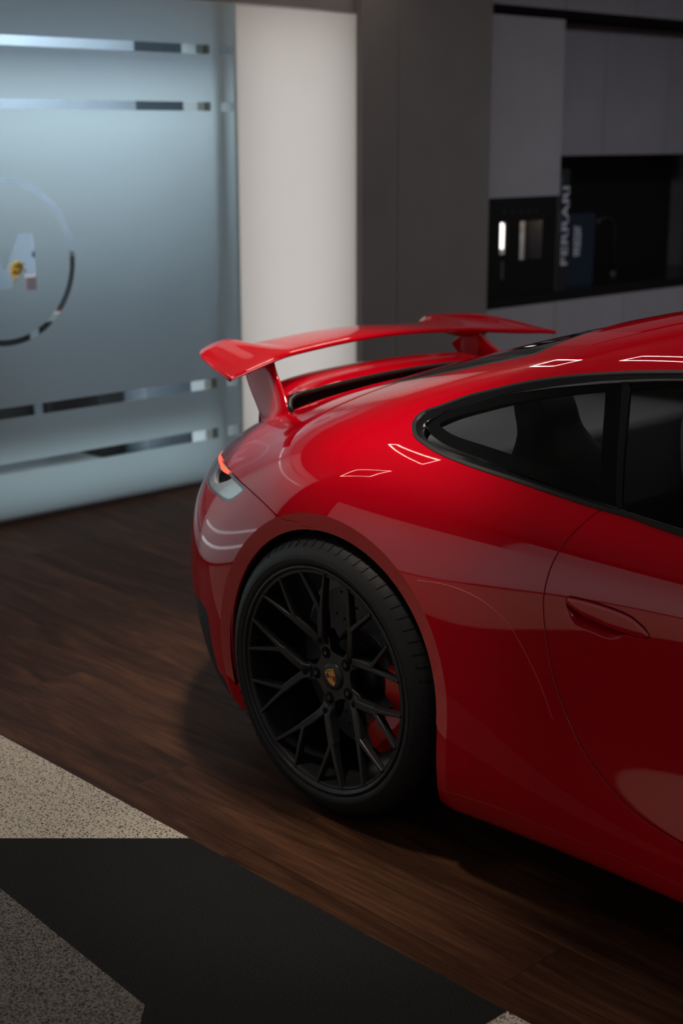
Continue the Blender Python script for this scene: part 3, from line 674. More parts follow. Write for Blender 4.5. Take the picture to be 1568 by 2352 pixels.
# ---- whole-body patch and its fields
BODY = Patch(0, SF.nj-1, 0, SF.ni-1, .011)
print('grid', BODY.G.shape)
G = BODY.G
rr = np.hypot(G[..., 0]-ARC_C[0], G[..., 2]-ARC_C[1]); rf = np.hypot(G[..., 0]-FRX, G[..., 2]-.345)
side = (BODY.I < 7)
def open_r(g):      # arch opening: circle above, straight edge down in front
    r = np.hypot(g[..., 0]-ARC_C[0], g[..., 2]-ARC_C[1])-OPEN_R
    fr = np.where(g[..., 2] < ARC_C[1], (g[..., 0]-ARC_C[0])-(OPEN_R+.004-.10*np.clip(.22-g[..., 2], 0, 1)), r)
    return np.where((g[..., 0] > ARC_C[0]) & (g[..., 2] < ARC_C[1]), fr, r)
f_open = np.where(side & (np.abs(G[..., 0]) < .8), open_r(G), .3)
f_fopen = np.where(side, rf-.36, .3)
f_crease = np.where(side & (np.abs(G[..., 0]) < .8), rr-ARC_R, .3)
f_crease = np.where((G[..., 2] < ARC_C[1]) & (G[..., 0] > 0) & side & (G[..., 0] < .8), G[..., 0]-ARC_C[0]-ARC_R-.10*np.clip(ARC_C[1]-G[..., 2], 0, 1)*0, f_crease)
dlo_o = smooth_poly(DLO_B+[(6.2, 6.74), (5.4, 6.76), (4.55, 6.86), (4.35, 7.0), (4.7, 8.2), (5.35, 9.15), (6.3, 9.27)]+DLO_T, corners=(12, 13))
dlo_i = smooth_poly(GL_B+[(6.2, 6.87), (5.4, 6.89), (4.68, 7.0), (4.55, 7.1), (4.85, 8.1), (5.45, 9.0), (6.3, 9.12)]+GL_T, corners=(10, 11))
f_dlo = fpoly(BODY, dlo_o)
rg = smooth_poly(RG+[(9.21, 12.0), (9.21, 13.0), (12.80, 13.0), (12.80, 12.0)], corners=(0, 15, 16, 17, 18))
f_rg = fpoly(BODY, rg)
ws = [(5.25, 13), (5.25, 12), (5.2, 10.5), (5.0, 9.75), (4.45, 9.35), (3.6, 9.3), (3.5, 10.5), (3.48, 12), (3.48, 13)]
f_ws = fpoly(BODY, ws)
door_p = list(map(tuple, smooth_poly(DOOR+[(6.0, 1.95), (5.2, 1.95), (4.6, 2.1), (4.35, 3.2), (4.25, 4.8), (4.3, 6.6)], closed=False)))+[(4.4, 8.0), (7.8, 8.0)]
f_door = fpoly(BODY, door_p)
s1 = smooth_poly(SEAM1, closed=False); s2 = smooth_poly(SEAM2, closed=False)
bump_p = [(9.95, -1), (9.95, 4.40)]+list(map(tuple, s1))+[(14.6, 5.76), (16.5, 5.78), (18.5, 5.8), (18.5, -1)]
f_bump = fpoly(BODY, bump_p)
lid_p = list(map(tuple, s2))+[(12.81, 9.4), (12.81, 13.2), (18.5, 13.2), (18.5, 5.82), (16.5, 5.80), (14.6, 5.78)]
f_lid = fpoly(BODY, lid_p)
lamp_p = smooth_poly([(11.622, 5.14), (12.155, 5.405), (12.992, 5.70), (13.76, 5.745), (14.6, 5.755), (16.5, 5.77), (18.4, 5.78), (18.4, 5.42), (16.5, 5.42), (14.9, 5.32), (14.25, 5.14), (13.98, 4.99), (13.6, 4.925), (13.033, 4.889), (12.529, 4.846), (12.157, 4.794), (11.96, 4.822), (11.76, 4.976)], corners=(0, 6, 7))
f_lamp = fpoly(BODY, lamp_p)
sill_p = list(map(tuple, smooth_poly([(8.95, 1.49)]+SILL[1:]+[(5.6, 1.40), (4.2, 1.42)], closed=False)))+[(4.2, -1), (8.95, -1)]
f_sill = fpoly(BODY, sill_p)
diff_p = [(18.5, 2.75), (16, 2.72), (14.2, 2.70)]+list(map(tuple, smooth_poly(DIFF, closed=False)))+[(11.9, 1.2), (11.85, -1), (18.5, -1)]
f_diff = fpoly(BODY, diff_p)
f_rs = fline(BODY, smooth_poly(RSEAM+[(7.0, 9.87), (6.0, 9.72), (5.25, 9.68)], closed=False))
rec_p = smooth_poly(REC); f_rec = fpoly(BODY, rec_p)
g2 = .0019
ALL = [f_open, f_fopen, f_crease, -f_dlo, -f_rg, -f_ws, -f_door-g2, -f_bump-g2, -f_lid-g2*.8, -f_lamp, -f_sill-.0006, -f_diff, f_rs-.0012, -f_rec-.0010, f_door-g2, f_bump-g2, f_lid-g2*.8, f_sill-.0006, f_diff, f_lamp]
(OP, FOP, CRE, nDLO, nRG, nWS, nDOOR, nBUMP, nLID, nLAMP, nSILL, nDIFF, RS, nREC, DOORF, BUMPF, LIDF, SILLF, DIFFF, LAMPF) = range(20)
def cl(st, *cols):
    for c in cols: st = clip(st, c)
    return st
S0 = BODY.state(ALL)
# lip band around the arch: same surface leaning inwards below the crease
def band_disp(p):
    g = p.G.copy(); r = np.hypot(g[..., 0]-ARC_C[0], g[..., 2]-ARC_C[1])
    r = np.where((g[..., 2] < ARC_C[1]) & (g[..., 0] > 0), g[..., 0]-ARC_C[0], r)
    d = .30*np.clip(ARC_R-r, -.05, .06)
    g[..., 1] += d; return g
BAND = Patch(7.5, 13.0, .0, 6.0, .008, band_disp)
gb = BAND.G
b_r = np.hypot(gb[..., 0]-ARC_C[0], gb[..., 2]-ARC_C[1])
b_cre = np.where((gb[..., 2] < ARC_C[1]) & (gb[..., 0] > 0), gb[..., 0]-ARC_C[0], b_r)-ARC_R
b_bump = fpoly(BAND, bump_p); b_sill = fpoly(BAND, sill_p); b_diff = fpoly(BAND, diff_p)
SB = BAND.state([open_r(gb), -b_cre, -b_bump-g2*.8, b_bump-g2*.8, -b_sill-.0006, b_sill-.0006, -b_diff])
common = (OP, FOP, CRE, nDLO, nRG, nWS)
shell = finish('body_shell', [cl(S0, *common, nDOOR, nBUMP, nLID, nLAMP, nSILL, RS), cl(SB, 0, 1, 2, 4)], M['paint'], car)
bumper = finish('rear_bumper', [cl(S0, OP, CRE, BUMPF, nLAMP, nDIFF, nSILL), cl(SB, 0, 1, 3, 6)], M['paint'], car)
lid = finish('engine_lid', [cl(S0, LIDF, nLAMP)], M['paint'], car)
for sd in (-1, 1): finish('side_skirt', [cl(S0, OP, FOP, CRE, SILLF, nBUMP), cl(SB, 0, 1, 5, 2)], M['paint'], car, both=False, side=sd)
diffu = finish('rear_diffuser', [cl(S0, OP, DIFFF)], M['rubber'], car, inset=.004); diffu['label'] = 'dark lower rear diffuser'
doorst = cl(S0, nDLO, nREC, DOORF, nSILL)
for sd in (-1, 1):
    finish('door', [doorst], M['paint'], car, both=False, side=sd)
doors = [o for o in car.children if o.name.startswith('door')]
# dark underlay seen in the panel gaps
inner = finish('inner_structure', [cl(S0, OP, FOP, CRE, nDLO, nRG, nWS, nREC)], M['matte_black'], car, inset=.016, flange=False)

# ---- lamp
LP = Patch(11.4, SF.nj-1, 4.55, 6.0, .004)
l_all = fpoly(LP, lamp_p)
glow_p = smooth_poly([(13.815, 5.738), (12.955, 5.646), (12.548, 5.556), (12.494, 5.483), (12.824, 5.484), (13.132, 5.532), (13.528, 5.60), (14.6, 5.60), (16.5, 5.62), (18.4, 5.63), (18.4, 5.71), (16.5, 5.70), (14.6, 5.69)], corners=(2, 3, 9, 10))
l_glow = fpoly(LP, glow_p)
notch_p = smooth_poly([(12.40, 5.47), (12.30, 5.36), (12.75, 5.16), (13.05, 5.14), (13.35, 5.28), (13.45, 5.48), (13.0, 5.50)])
l_not = fpoly(LP, notch_p)
redb_p = [(12.3, 5.52), (13.2, 5.50), (13.9, 5.52), (18.5, 5.50), (18.5, 5.9), (12.3, 5.9)]
l_red = fpoly(LP, redb_p)
SL = LP.state([l_all-.0015, l_glow-.0002, -l_glow, -l_not, l_not, l_all-.0085, -(l_all-.0085), -l_red, l_red])
hous = finish('tail_lamp', [cl(SL, 0)], M['plastic'], car, inset=.022, flange=False)
finish('lamp_lens', [cl(SL, 5, 2, 3, 7)], M['lens'], hous, inset=.002, depth=.018)['label'] = 'ribbed clear lens'
finish('lamp_bezel', [cl(SL, 0, 6, 7)], M['lens_edge'], hous, inset=.0015, depth=.018)
finish('red_lens', [cl(SL, 0, 2, 3, 8)], M['lens_red'], hous, inset=.001, depth=.018)
finish('light_strip', [cl(SL, 0, 1)], M['glow'], hous, inset=.0005, depth=.01)['label'] = 'glowing red light strip'

# ---- side windows and their black surrounds
W0 = Patch(4.2, 10.0, 6.4, 9.6, .007)
# the side glass is a gently twisted cylinder fitted to the window opening, set slightly inside the body skin
_gp = SF.pts(GL_B+[(6.5, 6.87), (6.0, 6.87), (6.0, 9.13), (6.6, 9.13)]+GL_T); _b = lambda x, z: np.stack([1+0*x, x, z, x*x, x*z], -1)
_c = np.linalg.lstsq(_b(_gp[:, 0], _gp[:, 2]), _gp[:, 1], rcond=None)[0]
def glass_disp(p):
    g = p.G.copy(); g[..., 1] = np.maximum(_b(g[..., 0], g[..., 2])@_c+.012, g[..., 1]+.003); g2 = _b(g[..., 0], g[..., 2])@_c+.015-.06*(g[..., 2]-1.0)
    g[..., 1] = np.where(g[..., 0] < 1.05, g2, g[..., 1]); return g
WP = Patch(4.2, 10.0, 6.4, 9.6, .007, glass_disp)
w_o = fpoly(W0, dlo_o); w_i = fpoly(W0, dlo_i)
WT = Patch(4.2, 10.0, 6.4, 9.6, .006)
t_o = fpoly(WT, dlo_o); t_i = fpoly(WT, dlo_i)
def pil(pt, a, b):    # signed position relative to the straight line a-b in addresses
    (j0, i0), (j1, i1) = a, b
    return (pt.J-(j0+(j1-j0)*(pt.I-i0)/(i1-i0)))*.36
pr = pil(WP, PIL[0], PIL[1]); pf = pil(WP, PIL[2], PIL[3])
ptr = pil(WT, PIL[0], PIL[1]); ptf = pil(WT, PIL[2], PIL[3])
SW = WP.state([w_i+.004, pr, -pf, w_o-.006, -pr, pf])
STt = WT.state([t_o-.0012, -t_i, t_i, t_o-.0105, -(t_o-.0095)])
quarter = []
for sd in (-1, 1):
    finish('quarter_window', [cl(SW, 0, 1)], M['car_glass'], car, both=False, side=sd, inset=0, flange=False)
    tr = finish('window_surround', [cl(STt, 0, 4)], M['trim'], car, both=False, side=sd, depth=.012, inset=-.0015)
    finish('window_seal', [cl(STt, 3, 1)], M['black_gloss'], tr, both=False, side=sd, depth=.034, inset=.0015)
    finish('window_pillar', [cl(SW, 0, 4, 5)], M['black_gloss'], tr, both=False, side=sd, inset=-.004, depth=.01)
for d_, sd in zip(doors, (-1, 1)):
    finish('door_window', [cl(SW, 0, 2)], M['car_glass'], d_, both=False, side=sd, inset=0, flange=False)
# frit border inside the quarter glass
SW2 = WP.state([w_i+.003, pr, -(w_i-.032)])
frA = cl(SW2, 0, 1, 2); frB = cl(WP.state([w_i+.003, pr, w_i-.032, -(pr-.05)]), 0, 1, 2, 3)
for q in [o for o in car.children if o.name.startswith('quarter_window')]:
    finish('glass_border', [frA, frB], M['frit'], q, both=False, side=1 if '.' in q.name else -1, inset=.0015, flange=False)
# ---- rear glass, windscreen
RGP = Patch(9.0, 13.0, 8.4, SF.ni-1, .012)
r_g = fpoly(RGP, rg); r_x = RGP.G[..., 0]
SR = RGP.state([r_g-.002, r_x+.30, -(r_g-.028), r_g-.028, -(r_x+.302)])
rwin = finish('rear_window', [cl(SR, 0, 1, 3)], M['car_glass'], car, inset=.003, flange=False)
finish('rear_window_border', [cl(SR, 0, 1, 2)], M['trim'], car, inset=.0015, depth=.02)
WSP = Patch(3.2, 5.5, 9.0, SF.ni-1, .02); w_s = fpoly(WSP, ws)
finish('windscreen', [cl(WSP.state([w_s-.003]), 0)], M['car_glass'], car, inset=.004, flange=False)
# louvred engine grille behind the glass
grl = MB()
zline = lambda x, y: float(SF.pts([(11.5, 11)])[0][2])
GR = BODY.state([np.where((G[..., 0] < -.302) & (BODY.I > 8.2), f_rg-.001, -1.0)])
grille = finish('engine_grille', [cl(GR, 0)], M['matte_black'], car, inset=.030, flange=False)
def top_z(x, y):
    m = (BODY.I > 7.0); d = (G[..., 0]-x)**2+(G[..., 1]+abs(y))**2+np.where(m, 0, 9); k = np.unravel_index(d.argmin(), d.shape); return float(G[k][2])
for k in range(9):
    x = -.325-.030*k
    mb = MB(); ys = np.linspace(-.47+.012*k*.3, .47-.012*k*.3, 25); pts = [(x, y, top_z(x, y)-.012) for y in ys]
    V = []; 
    for (px, py, pz) in pts: V += [(px-.008, py, pz-.006), (px+.008, py, pz+.003), (px+.009, py, pz), (px-.007, py, pz-.009)]
    Fc = [(a*4+i, a*4+(i+1) % 4, a*4+4+(i+1) % 4, a*4+4+i) for a in range(24) for i in range(4)]+[(0, 1, 2, 3), (99, 98, 97, 96)]
    mb.add(V, Fc); mb.build('louvre', M['black_gloss'], grille)

# ---- raised spoiler base and its black foot frame
ys = np.linspace(-.455, .455, 57)
sp = MB(); V = []; prof_n = 0
for y in ys:
    a = abs(y)/.455; e = max(0.0, 1-a**6)**.5
    xf = -.562+.020*a*a; zf = .948-.075*y*y
    zc_ = .960-.085*y*y-.03*(1-e); xc = -.70
    P4 = [(xf, zf-.004), (xf-.012, zf+.001), (xf-.05, zf+(zc_-zf)*.55), (xf-.09, zc_-.004), (xc, zc_), (xc-.03, zc_-.008-.02*a*a), (xc-.07+.03*a*a, zc_-.035-.07*a*a), (-.83+.09*a*a, .855-.09*a*a), (-.88+.13*a*a, .76-.03*a*a)]
    Q = smooth_poly(P4, closed=False, n=5); prof_n = len(Q)
    V += [(q[0], y, q[1]) for q in Q]
Fc = [(r*prof_n+k, r*prof_n+k+1, (r+1)*prof_n+k+1, (r+1)*prof_n+k) for r in range(56) for k in range(prof_n-1)]
for e_ in (0, 56): Fc.append(tuple(e_*prof_n+k for k in range(prof_n)))
sp.add(V, Fc); sp.build('spoiler_base', M['paint'], lid, smooth=True)
fpts = [(-.555+.020*(abs(y)/.49)**2, y, .946-.075*y*y) for y in np.linspace(-.47, .47, 41)]
fpts = [(-.508, -.530, .890), (-.525, -.524, .902), (-.540, -.508, .916), (-.540, -.490, .926)]+fpts+[(-.540, .490, .926), (-.540, .508, .916), (-.525, .524, .902), (-.508, .530, .890)]
fb = MB(); fb.tube(fpts, .007, 10); fr_ = fb.build('grille_frame', M['trim'], car, smooth=True)
fb = MB(); nF = len(fpts); V = []
for (x, y, z) in fpts: V += [(x, y, z), (x-.012, y, max(z-.085, .845))]
fb.add(V, [(2*k, 2*k+2, 2*k+3, 2*k+1) for k in range(nF-1)]); fb.build('grille_back_wall', M['matte_black'], fr_)

# ---- rear wing
LEt = np.array([(0, -.675, 1.034), (.1, -.675, 1.032), (.2, -.672, 1.028), (.3, -.668, 1.022), (.36, -.665, 1.018), (.42, -.658, 1.013), (.49, -.640, 1.006), (.57, -.610, .999), (.626, -.590, .995), (.665, -.577, .992), (.690, -.570, .990)])
TEt = np.array([(0, -.890, 1.038), (.1, -.890, 1.036), (.2, -.890, 1.031), (.3, -.889, 1.025), (.355, -.889, 1.023), (.42, -.898, 1.041), (.49, -.872, 1.043), (.57, -.826, 1.040), (.626, -.786, 1.030), (.665, -.695, 1.013), (.690, -.590, .994)])
def spl(T, n):
    p = smooth_poly([tuple(r) for r in T], closed=False, n=n); return p
Lc, Tc = spl(LEt, 6), spl(TEt, 6)
Lc = np.concatenate([Lc[::-1]*[-1, 1, 1], Lc[1:]]); Tc = np.concatenate([Tc[::-1]*[-1, 1, 1], Tc[1:]])
tt = np.concatenate([np.linspace(0, 1, 15)**1.3, ])
V = []; nn = 0
for (y, xl, zl), (y2, xt, zt) in zip(Lc, Tc):
    ch = xl-xt; a = abs(y); kick = np.clip((a-.34)/.14, 0, 1); kick = kick*kick*(3-2*kick)
    th = .017*(1 if a < .6 else max(.45, 1-(a-.6)/.12*.6))
    up = []; lo = []
    for t in tt:
        x = xl-ch*t; base = zl+(zt-zl)*(t**(1+1.0*kick) if kick > 0 else t)+(.0)
        env = th*(np.sqrt(max(t, 0))*1.9*(1-t)+.12*t*(1))*(1.0)
        up.append((x, y, base+env*.75)); lo.append((x, y, base-env*.85-.001*t))
    row = up+lo[::-1][:-1]; nn = len(row); V += row
Fc = [(r*nn+k, (r+1)*nn+k, (r+1)*nn+(k+1) % nn, r*nn+(k+1) % nn) for r in range(len(Lc)-1) for k in range(nn)]
Fc += [tuple(range(nn)), tuple((len(Lc)-1)*nn+k for k in range(nn))[::-1]]
wmb = MB(); wmb.add(V, Fc); wing = wmb.build('rear_wing', M['paint'], car, smooth=True)
for sgn in (-1, 1):
    V = []; rows = [(.0, -.810, -.685, .990, .012, .441), (.10, -.800, -.680, .972, .011, .445), (.35, -.765, -.650, .938, .011, .458), (.7, -.715, -.602, .903, .013, .478), (1.0, -.675, -.562, .872, .017, .496), (1.1, -.685, -.545, .846, .03, .503)]
    rows = smooth_poly([r for r in rows], closed=False, n=5); m = 20
    for (_, x0, x1, z, th, yc) in rows:
        for k in range(m):
            a = 2*PI*k/m; cxm = (x0+x1)/2; V.append((cxm+(x1-x0)/2*math.cos(a), sgn*yc+th*math.copysign(abs(math.sin(a))**.8, math.sin(a)), z+.22*(x1-x0)/2*math.cos(a)*(1.0)+.018*(math.cos(a))))
    Fc = [(r*m+k, r*m+(k+1) % m, (r+1)*m+(k+1) % m, (r+1)*m+k) for r in range(len(rows)-1) for k in range(m)]+[tuple(range(m))[::-1], tuple((len(rows)-1)*m+k for k in range(m))]
    s_ = MB(); s_.add(V, Fc); s_.build('wing_strut', M['paint'], wing, smooth=True)
    # widened root of the strut under the wing blade
    V = []; rows = smooth_poly([(.345, -.780, -.755, 1.014, .001), (.37, -.815, -.720, 1.010, .010), (.43, -.835, -.690, 1.002, .020), (.475, -.830, -.685, 1.000, .016), (.53, -.77, -.70, 1.002, .001)], closed=False, n=5)
    for (yy, x0, x1, z, th) in rows:
        for k in range(m):
            a = 2*PI*k/m; V.append(((x0+x1)/2+(x1-x0)/2*math.cos(a), sgn*yy, z+th*math.sin(a)))
    s_ = MB(); s_.add(V, Fc[:(len(rows)-1)*m]); s_.build('strut_root', M['paint'], wing, smooth=True)

# ---- door handle
HP = Patch(7.15, 7.95, 4.2, 5.05, .003)
h_rec = fpoly(HP, rec_p)
def recess(p):
    wd = .005+.018*np.clip((-fpoly(p, smooth_poly(HAN))-.0)/.008, 0, 1); d = np.clip(fpoly(p, rec_p)/wd, 0, 1); d = d*d*(3-2*d); return p.G-p.N*(.020*d)[..., None]
HR = Patch(7.15, 7.95, 4.2, 5.05, .003, recess)
han_p = smooth_poly(HAN)
def bulge(p):
    d = np.clip(fpoly(p, han_p)/.010, 0, 1); d = np.sqrt(np.maximum(d*(2-d), 0)); return p.G+p.N*(.0030*d-.0012)[..., None]
HB = Patch(7.15, 7.95, 4.2, 5.05, .0025, bulge)
for d_, sd in zip(doors, (-1, 1)):
    finish('handle_recess', [cl(HR.state([fpoly(HR, rec_p)+.0006]), 0)], M['paint'], d_, both=False, side=sd, flange=False)
    finish('door_handle', [cl(HB.state([fpoly(HB, han_p)-.0024]), 0)], M['paint'], d_, both=False, side=sd, depth=.010)

# thin edge of the clear stone-guard film on the quarter panel
e_ = SF.pts(smooth_poly(ARC, closed=False)); b = MB(); b.tube([tuple(p+np.array([0, -.0002, 0])) for p in e_], .0006, 6)
b.build('film_edge', pm('film_edge_line', (.75, .12, .12), .4, noise=.02), shell, smooth=True)
# ---- wheels
def crest(parent, yc):
    """small shield badge on the cap, built flat in its own plane"""
    W_, H_ = .0165, .0235
    def sh(k): 
        return [(-W_*k, H_*.72*k), (-W_*.5*k, H_*.80*k), (0, H_*.86*k), (W_*.5*k, H_*.80*k), (W_*k, H_*.72*k), (W_*.98*k, 0), (W_*.80*k, -H_*.45*k), (W_*.45*k, -H_*.78*k), (0, -H_*k), (-W_*.45*k, -H_*.78*k), (-W_*.80*k, -H_*.45*k), (-W_*.98*k, 0)]
    rot = math.radians(28)
    def tr(pl): return [(x*math.cos(rot)-z*math.sin(rot), x*math.sin(rot)+z*math.cos(rot)) for x, z in pl]
    b = MB(); b.prism(tr(sh(1.0)), yc-.0012, yc); o = b.build('crest_badge', M['gold'], parent, bevel=.0003)
    b = MB()
    for sx, (z0, z1) in ((-1, (-.001, .012)), (1, (-.001, .012))): pass
    bars = []
    for (x0, x1, z0, z1, mi) in [(-.0140, -.0120, .0005, .0125, 0), (-.0118, -.0095, .0005, .0125, 1), (-.0093, -.0070, .0005, .0125, 0), (.0070, .0093, -.0130, .0, 0), (.0095, .0115, -.0115, .0, 1), (.0117, .0135, -.0095, .0, 0),
                                 (.0050, .0068, -.0145, .0, 1), (-.0068, -.0052, .0005, .0125, 1)]:
        b.prism(tr([(x0, z0), (x1, z0), (x1, z1), (x0, z1)][::-1]), yc-.0017, yc-.0010, mi)
    for x in (-.010, -.0065, -.003, .0005, .004, .0075): b.prism(tr([(x, .0145), (x+.002, .0145), (x+.002, .0168), (x, .0168)][::-1]), yc-.0016, yc-.0010, 1)
    # small centre shield with a rearing animal silhouette
    b.prism(tr([(-.0042, .0058), (.0042, .0058), (.0040, -.001), (0, -.0065), (-.0040, -.001)][::-1]), yc-.0019, yc-.0010, 2)
    b.prism(tr([(-.0005, .0045), (.0012, .0040), (.0006, .0022), (.0020, .0005), (.0012, -.0030), (.0002, -.0008), (-.0014, -.0032), (-.0010, .0008), (-.0022, .0026)][::-1]), yc-.0023, yc-.0018, 1)
    b.build('crest_pattern', None, parent, mats=[M['crest_red'], M['crest_black'], M['gold']])

def yface(r):     # outer face of the spokes: from hub plane out to the rim lip
    return float(np.interp(r, [.055, .10, .168, .262], [-.850, -.871, -.885, -.902]))
def strip(path, w0, w1, d0, d1):
    """bevelled spoke bar following path [(r, angle)] with width and depth tapering"""
    pts = [(r*math.cos(a), r*math.sin(a), r) for r, a in path]; V = []; n = len(pts)
    for k, (x, z, r) in enumerate(pts):
        a = pts[max(k-1, 0)]; c = pts[min(k+1, n-1)]; tx, tz = c[0]-a[0], c[1]-a[1]; L = math.hypot(tx, tz); nx, nz = -tz/L, tx/L
        s = k/(n-1); w_ = w0+(w1-w0)*s; dp = d0+(d1-d0)*s; y = yface(r)
        for (u, v) in ((-1.25, dp), (-1.0, .0035), (-.72, 0), (.72, 0), (1.0, .0035), (1.25, dp)): V.append((x+nx*w_*u, y+v, z+nz*w_*u))
    m = 6
    Fc = [(k*m+i, k*m+(i+1) % m, (k+1)*m+(i+1) % m, (k+1)*m+i) for k in range(n-1) for i in range(m)]+[tuple(range(m))[::-1], tuple((n-1)*m+i for i in range(m))]
    return V, Fc
def make_wheel(px, sgn, label):
    t = empty('wheel', (px, 0, WZ), car); t['label'] = label
    if sgn > 0: t.rotation_euler.z = PI
    # tyre with tread grooves
    b = MB(); prof = [(.281, -.897), (.285, -.903), (.292, -.908), (.302, -.9085), (.315, -.904), (.328, -.895), (.339, -.883), (.347, -.868), (.3515, -.852), (.3525, -.842)]
    for yy in (-.835, -.79, -.745, -.70): prof += [(.3525, yy-.005), (.346, yy-.004), (.346, yy+.004), (.3525, yy+.005)]
    prof += [(.3525, -.665), (.350, -.64), (.344, -.622), (.33, -.612), (.30, -.615), (.275, -.625)]
    b.lathe(prof, 160); ty = b.build('tyre', M['rubber'], t, smooth=True)
    # moulded sidewall ribs and shoulder sipes
    b = MB()
    for k in range(72):
        a = 2*PI*k/72; V = []
        for (r, y, h) in ((.328, -.8950, .0012), (.339, -.8830, .0012), (.3500, -.860, .0012)):
            for da in (-.010, .010): V.append((r*math.cos(a+da+(.353-r)*.9), y, r*math.sin(a+da+(.353-r)*.9)))
        V2 = [(x*1.004, y-.0012, z*1.004) for x, y, z in V]
        b.add(V2, [(0, 1, 3, 2), (2, 3, 5, 4)]) 
    b.build('shoulder_blocks', M['rubber'], t)['kind'] = 'stuff'
    b = MB(); b.lathe([(.3000, -.9080), (.3000, -.9096), (.3012, -.9096), (.3012, -.9080)], 160); b.build('sidewall_ring', M['rubber'], ty, smooth=False)
    # rim barrel
    b = MB(); b.lathe([(.2835, -.897), (.2835, -.9035), (.2815, -.9060), (.2775, -.9062), (.2745, -.9035), (.2735, -.8985), (.2690, -.8975), (.2655, -.8990), (.2640, -.8960), (.2620, -.8850), (.2560, -.8500), (.2500, -.80), (.2480, -.70), (.262, -.64), (.275, -.625), (.281, -.63), (.2835, -.66)], 160)
    rim = b.build('rim', M['wheel'], t, smooth=True)
    # spokes
    base = 42
    for k in range(5):
        th = math.radians(base+72*k); b = MB()
        for s in (-1, 1):
            fk = th+s*math.radians(18)
            b.add(*strip([(.080, th+s*math.radians(4)), (.102, th+s*math.radians(5.5)), (.135, th+s*math.radians(13.0)), (.168, fk)], .0115, .0108, .030, .022))
            for q in (-1, 1):
                b.add(*strip([(.158, fk), (.170, fk+q*math.radians(1.0)), (.215, fk+q*math.radians(5.6)), (.268, fk+q*math.radians(9.2))], .0082, .0044, .022, .016))
        b.build('spoke', M['wheel'], t, bevel=.0012, angle=25)
    # hub star between the spoke pairs: outline with five nodes
    star = []; yb = -.862
    for k in range(5):
        th = base+72*k
        for da, r in ((-17, .066), (-15, .092), (-9, .114), (9, .114), (15, .092), (17, .066), (36, .0590)): star.append((r*math.cos(math.radians(th+da)), r*math.sin(math.radians(th+da))))
    b = MB(); b.prism(star[::-1], -.858, -.825)
    hub = b.build('hub', M['wheel'], t, bevel=.003)
    # bolt pockets
    for k in range(5):
        th = math.radians(base+72*k); cx_, cz_ = .060*math.cos(th), .060*math.sin(th)
        b = MB(); b.lathe([(.0, -.8590), (.0145, -.8590), (.0150, -.8584), (.0125, -.8560), (.0122, -.8520)], 28); o = b.build('bolt_recess', M['matte_black'], hub, smooth=True); o.location = (cx_, 0, cz_)
        b = MB(); b.lathe([(.0, -.8625), (.0058, -.8625), (.0066, -.8615), (.0066, -.858)], 6); o = b.build('wheel_bolt', M['wheel'], hub); o.location = (cx_, 0, cz_)
        cx_, cz_ = .093*math.cos(th), .093*math.sin(th)
        b = MB(); b.lathe([(.0, -.8692), (.0075, -.8692), (.0080, -.8686)], 20); o = b.build('spoke_pocket', M['matte_black'], hub, smooth=True); o.location = (cx_, 0, cz_)
    b = MB(); b.lathe([(0, -.8645), (.026, -.8640), (.0325, -.8622), (.0345, -.8600), (.0345, -.850)], 64); b.build('centre_cap', M['wheel'], hub, smooth=True)
    crest(t, -.8642)
    return t
make_wheel(0, -1, 'right rear wheel')
make_wheel(0, 1, 'left rear wheel'); make_wheel(FRX, -1, 'right front wheel'); make_wheel(FRX, 1, 'left front wheel')
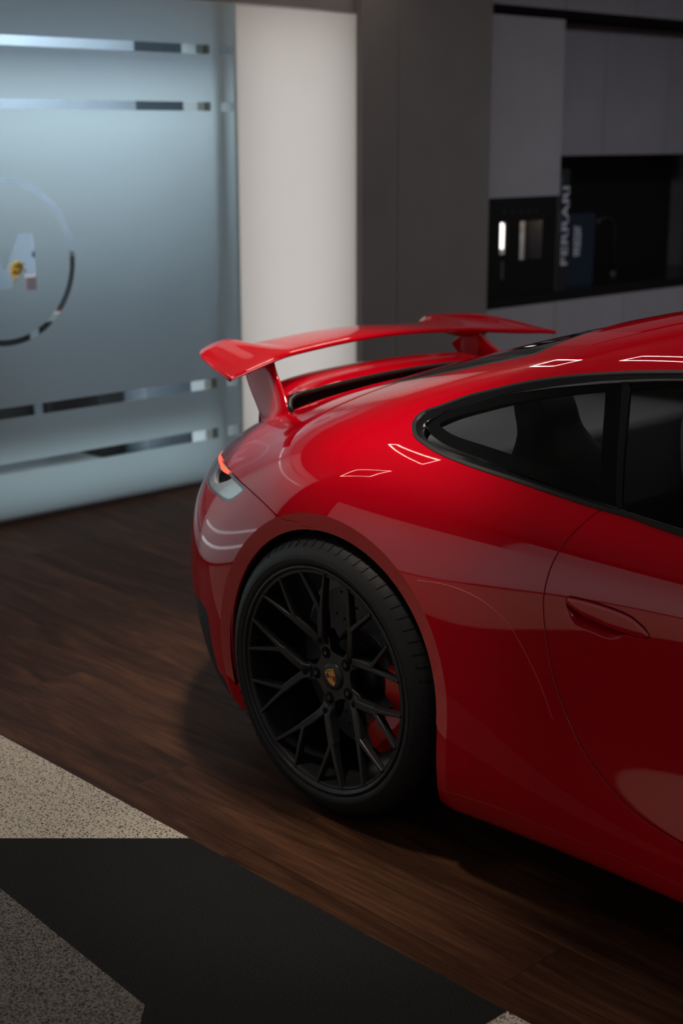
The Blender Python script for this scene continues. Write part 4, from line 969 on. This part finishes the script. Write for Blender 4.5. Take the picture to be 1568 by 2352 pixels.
for px in (0, FRX):
    for sgn in (-1, 1):
        b = MB(); b.lathe([(.10, -.760), (.205, -.760), (.205, -.725), (.10, -.725)], 96, loop=True); d = b.build('brake_disc', M['disc'], car); d.location = (px, 0, WZ); d.rotation_euler.z = PI if sgn > 0 else 0
        b = MB()
        for k in range(48):
            a = 2*PI*k/48; r = .125+.022*(k % 4); b.lathe([(0, -.7612), (.0035, -.7612)], 8); n0 = len(b.V)-16
            for q in range(n0, len(b.V)): x, y, z = b.V[q]; b.V[q] = (x+r*math.cos(a), y, z+r*math.sin(a))
        o = b.build('drill_holes', M['matte_black'], d); o['kind'] = 'stuff'
        b = MB(); b.lathe([(0, -.80), (.075, -.80), (.085, -.79), (.09, -.760), (.10, -.760)], 48); b.build('disc_bell', M['plastic'], d, smooth=True)
        # caliper hugging the front of the disc
        V = []; rows = []
        for k in range(19):
            a = math.radians(-63+84*k/18); u = abs(k-9)/9; e = min(1, (1-u)*4); wst = max(0, 1-abs(k-9)/3.0)
            tk = .034+.012*e-.018*wst; ri = .128+.030*wst+.014*(1-e)
            for (r, y) in ((ri, -.765), (ri, -.775-tk*.75), (ri+.012, -.775-tk), (.192, -.775-tk), (.214, -.772-tk*.6), (.222, -.73), (.205, -.710)): V.append((r*math.cos(a), y, r*math.sin(a)))
        m = 7; Fc = [(k*m+i, k*m+i+1, (k+1)*m+i+1, (k+1)*m+i) for k in range(18) for i in range(m-1)]+[tuple(range(m))[::-1], tuple(18*m+i for i in range(m))]
        b = MB(); b.add(V, Fc)
        o = b.build('brake_caliper', M['caliper'], car, bevel=.004); o.location = (px, 0, WZ)
        if sgn > 0: o.scale = (1, -1, 1)
        # wheelhouse
        b = MB(); aa = [math.radians(-28+226*k/60) for k in range(61)]; pr4 = [(OPEN_R+.004, -.880), (OPEN_R+.014, -.86), (OPEN_R+.014, -.50), (.12, -.50)]
        b.add([(r*math.cos(a), y, r*math.sin(a)) for (r, y) in pr4 for a in aa], [(q*61+k, q*61+k+1, q*61+k+62, q*61+k+61) for q in range(3) for k in range(60)])
        o = b.build('wheelhouse_liner', M['liner'], car, smooth=True); o.location = (px+ARC_C[0] if px == 0 else px, 0, ARC_C[1]); o.rotation_euler.z = PI if sgn > 0 else 0

# ---- cabin
for sgn in (-1, 1):
    b = MB(); b.box(-.30, .62, sgn*.70-.012, sgn*.70+.012, .30, .86); b.build('rear_side_trim', M['cabin_grey'], car, bevel=.01)
b = MB(); b.box(-.35, 2.1, -.70, .70, .17, .22); b.build('floor_pan', M['matte_black'], car)
b = MB(); b.box(-.30, .12, -.62, .62, .60, .86); b.build('parcel_shelf', M['cabin_grey'], car, bevel=.03)
b = MB(); b.box(1.55, 2.05, -.68, .68, .55, .86); b.build('dashboard', M['seat'], car, bevel=.06)
for sgn in (-1, 1):
    for nm, x0 in (('front_seat', .98), ('rear_seat', .36)):
        t = empty(nm, (x0, sgn*.36, .22), car); sc = 1.0 if nm == 'front_seat' else .78
        b = MB(); b.box(-.02, .50*sc, -.25*sc, .25*sc, .12, .26); b.build('seat_cushion', M['seat'], t, bevel=.05, seg=4)
        V = []
        rows = [(0, .02, .23, .06), (.12, .0, .25, .065), (.35, -.05, .26, .06), (.52, -.09, .22, .05), (.62, -.115, .14, .045), (.70, -.135, .125, .045), (.78, -.15, .09, .035)]
        rows = smooth_poly(rows, closed=False, n=4); m = 20
        for (z, xo, w_, th) in rows:
            for k in range(m):
                a = 2*PI*k/m; V.append((xo+th*sc*math.copysign(abs(math.cos(a))**.6, math.cos(a)), w_*sc*math.copysign(abs(math.sin(a))**.6, math.sin(a)), .22+z*sc))
        Fc = [(r*m+k, r*m+(k+1) % m, (r+1)*m+(k+1) % m, (r+1)*m+k) for r in range(len(rows)-1) for k in range(m)]+[tuple(range(m))[::-1], tuple((len(rows)-1)*m+k for k in range(m))]
        b = MB(); b.add(V, Fc); b.build('seat_back', M['seat'] if nm == 'front_seat' else M['cabin_grey'], t, smooth=True)
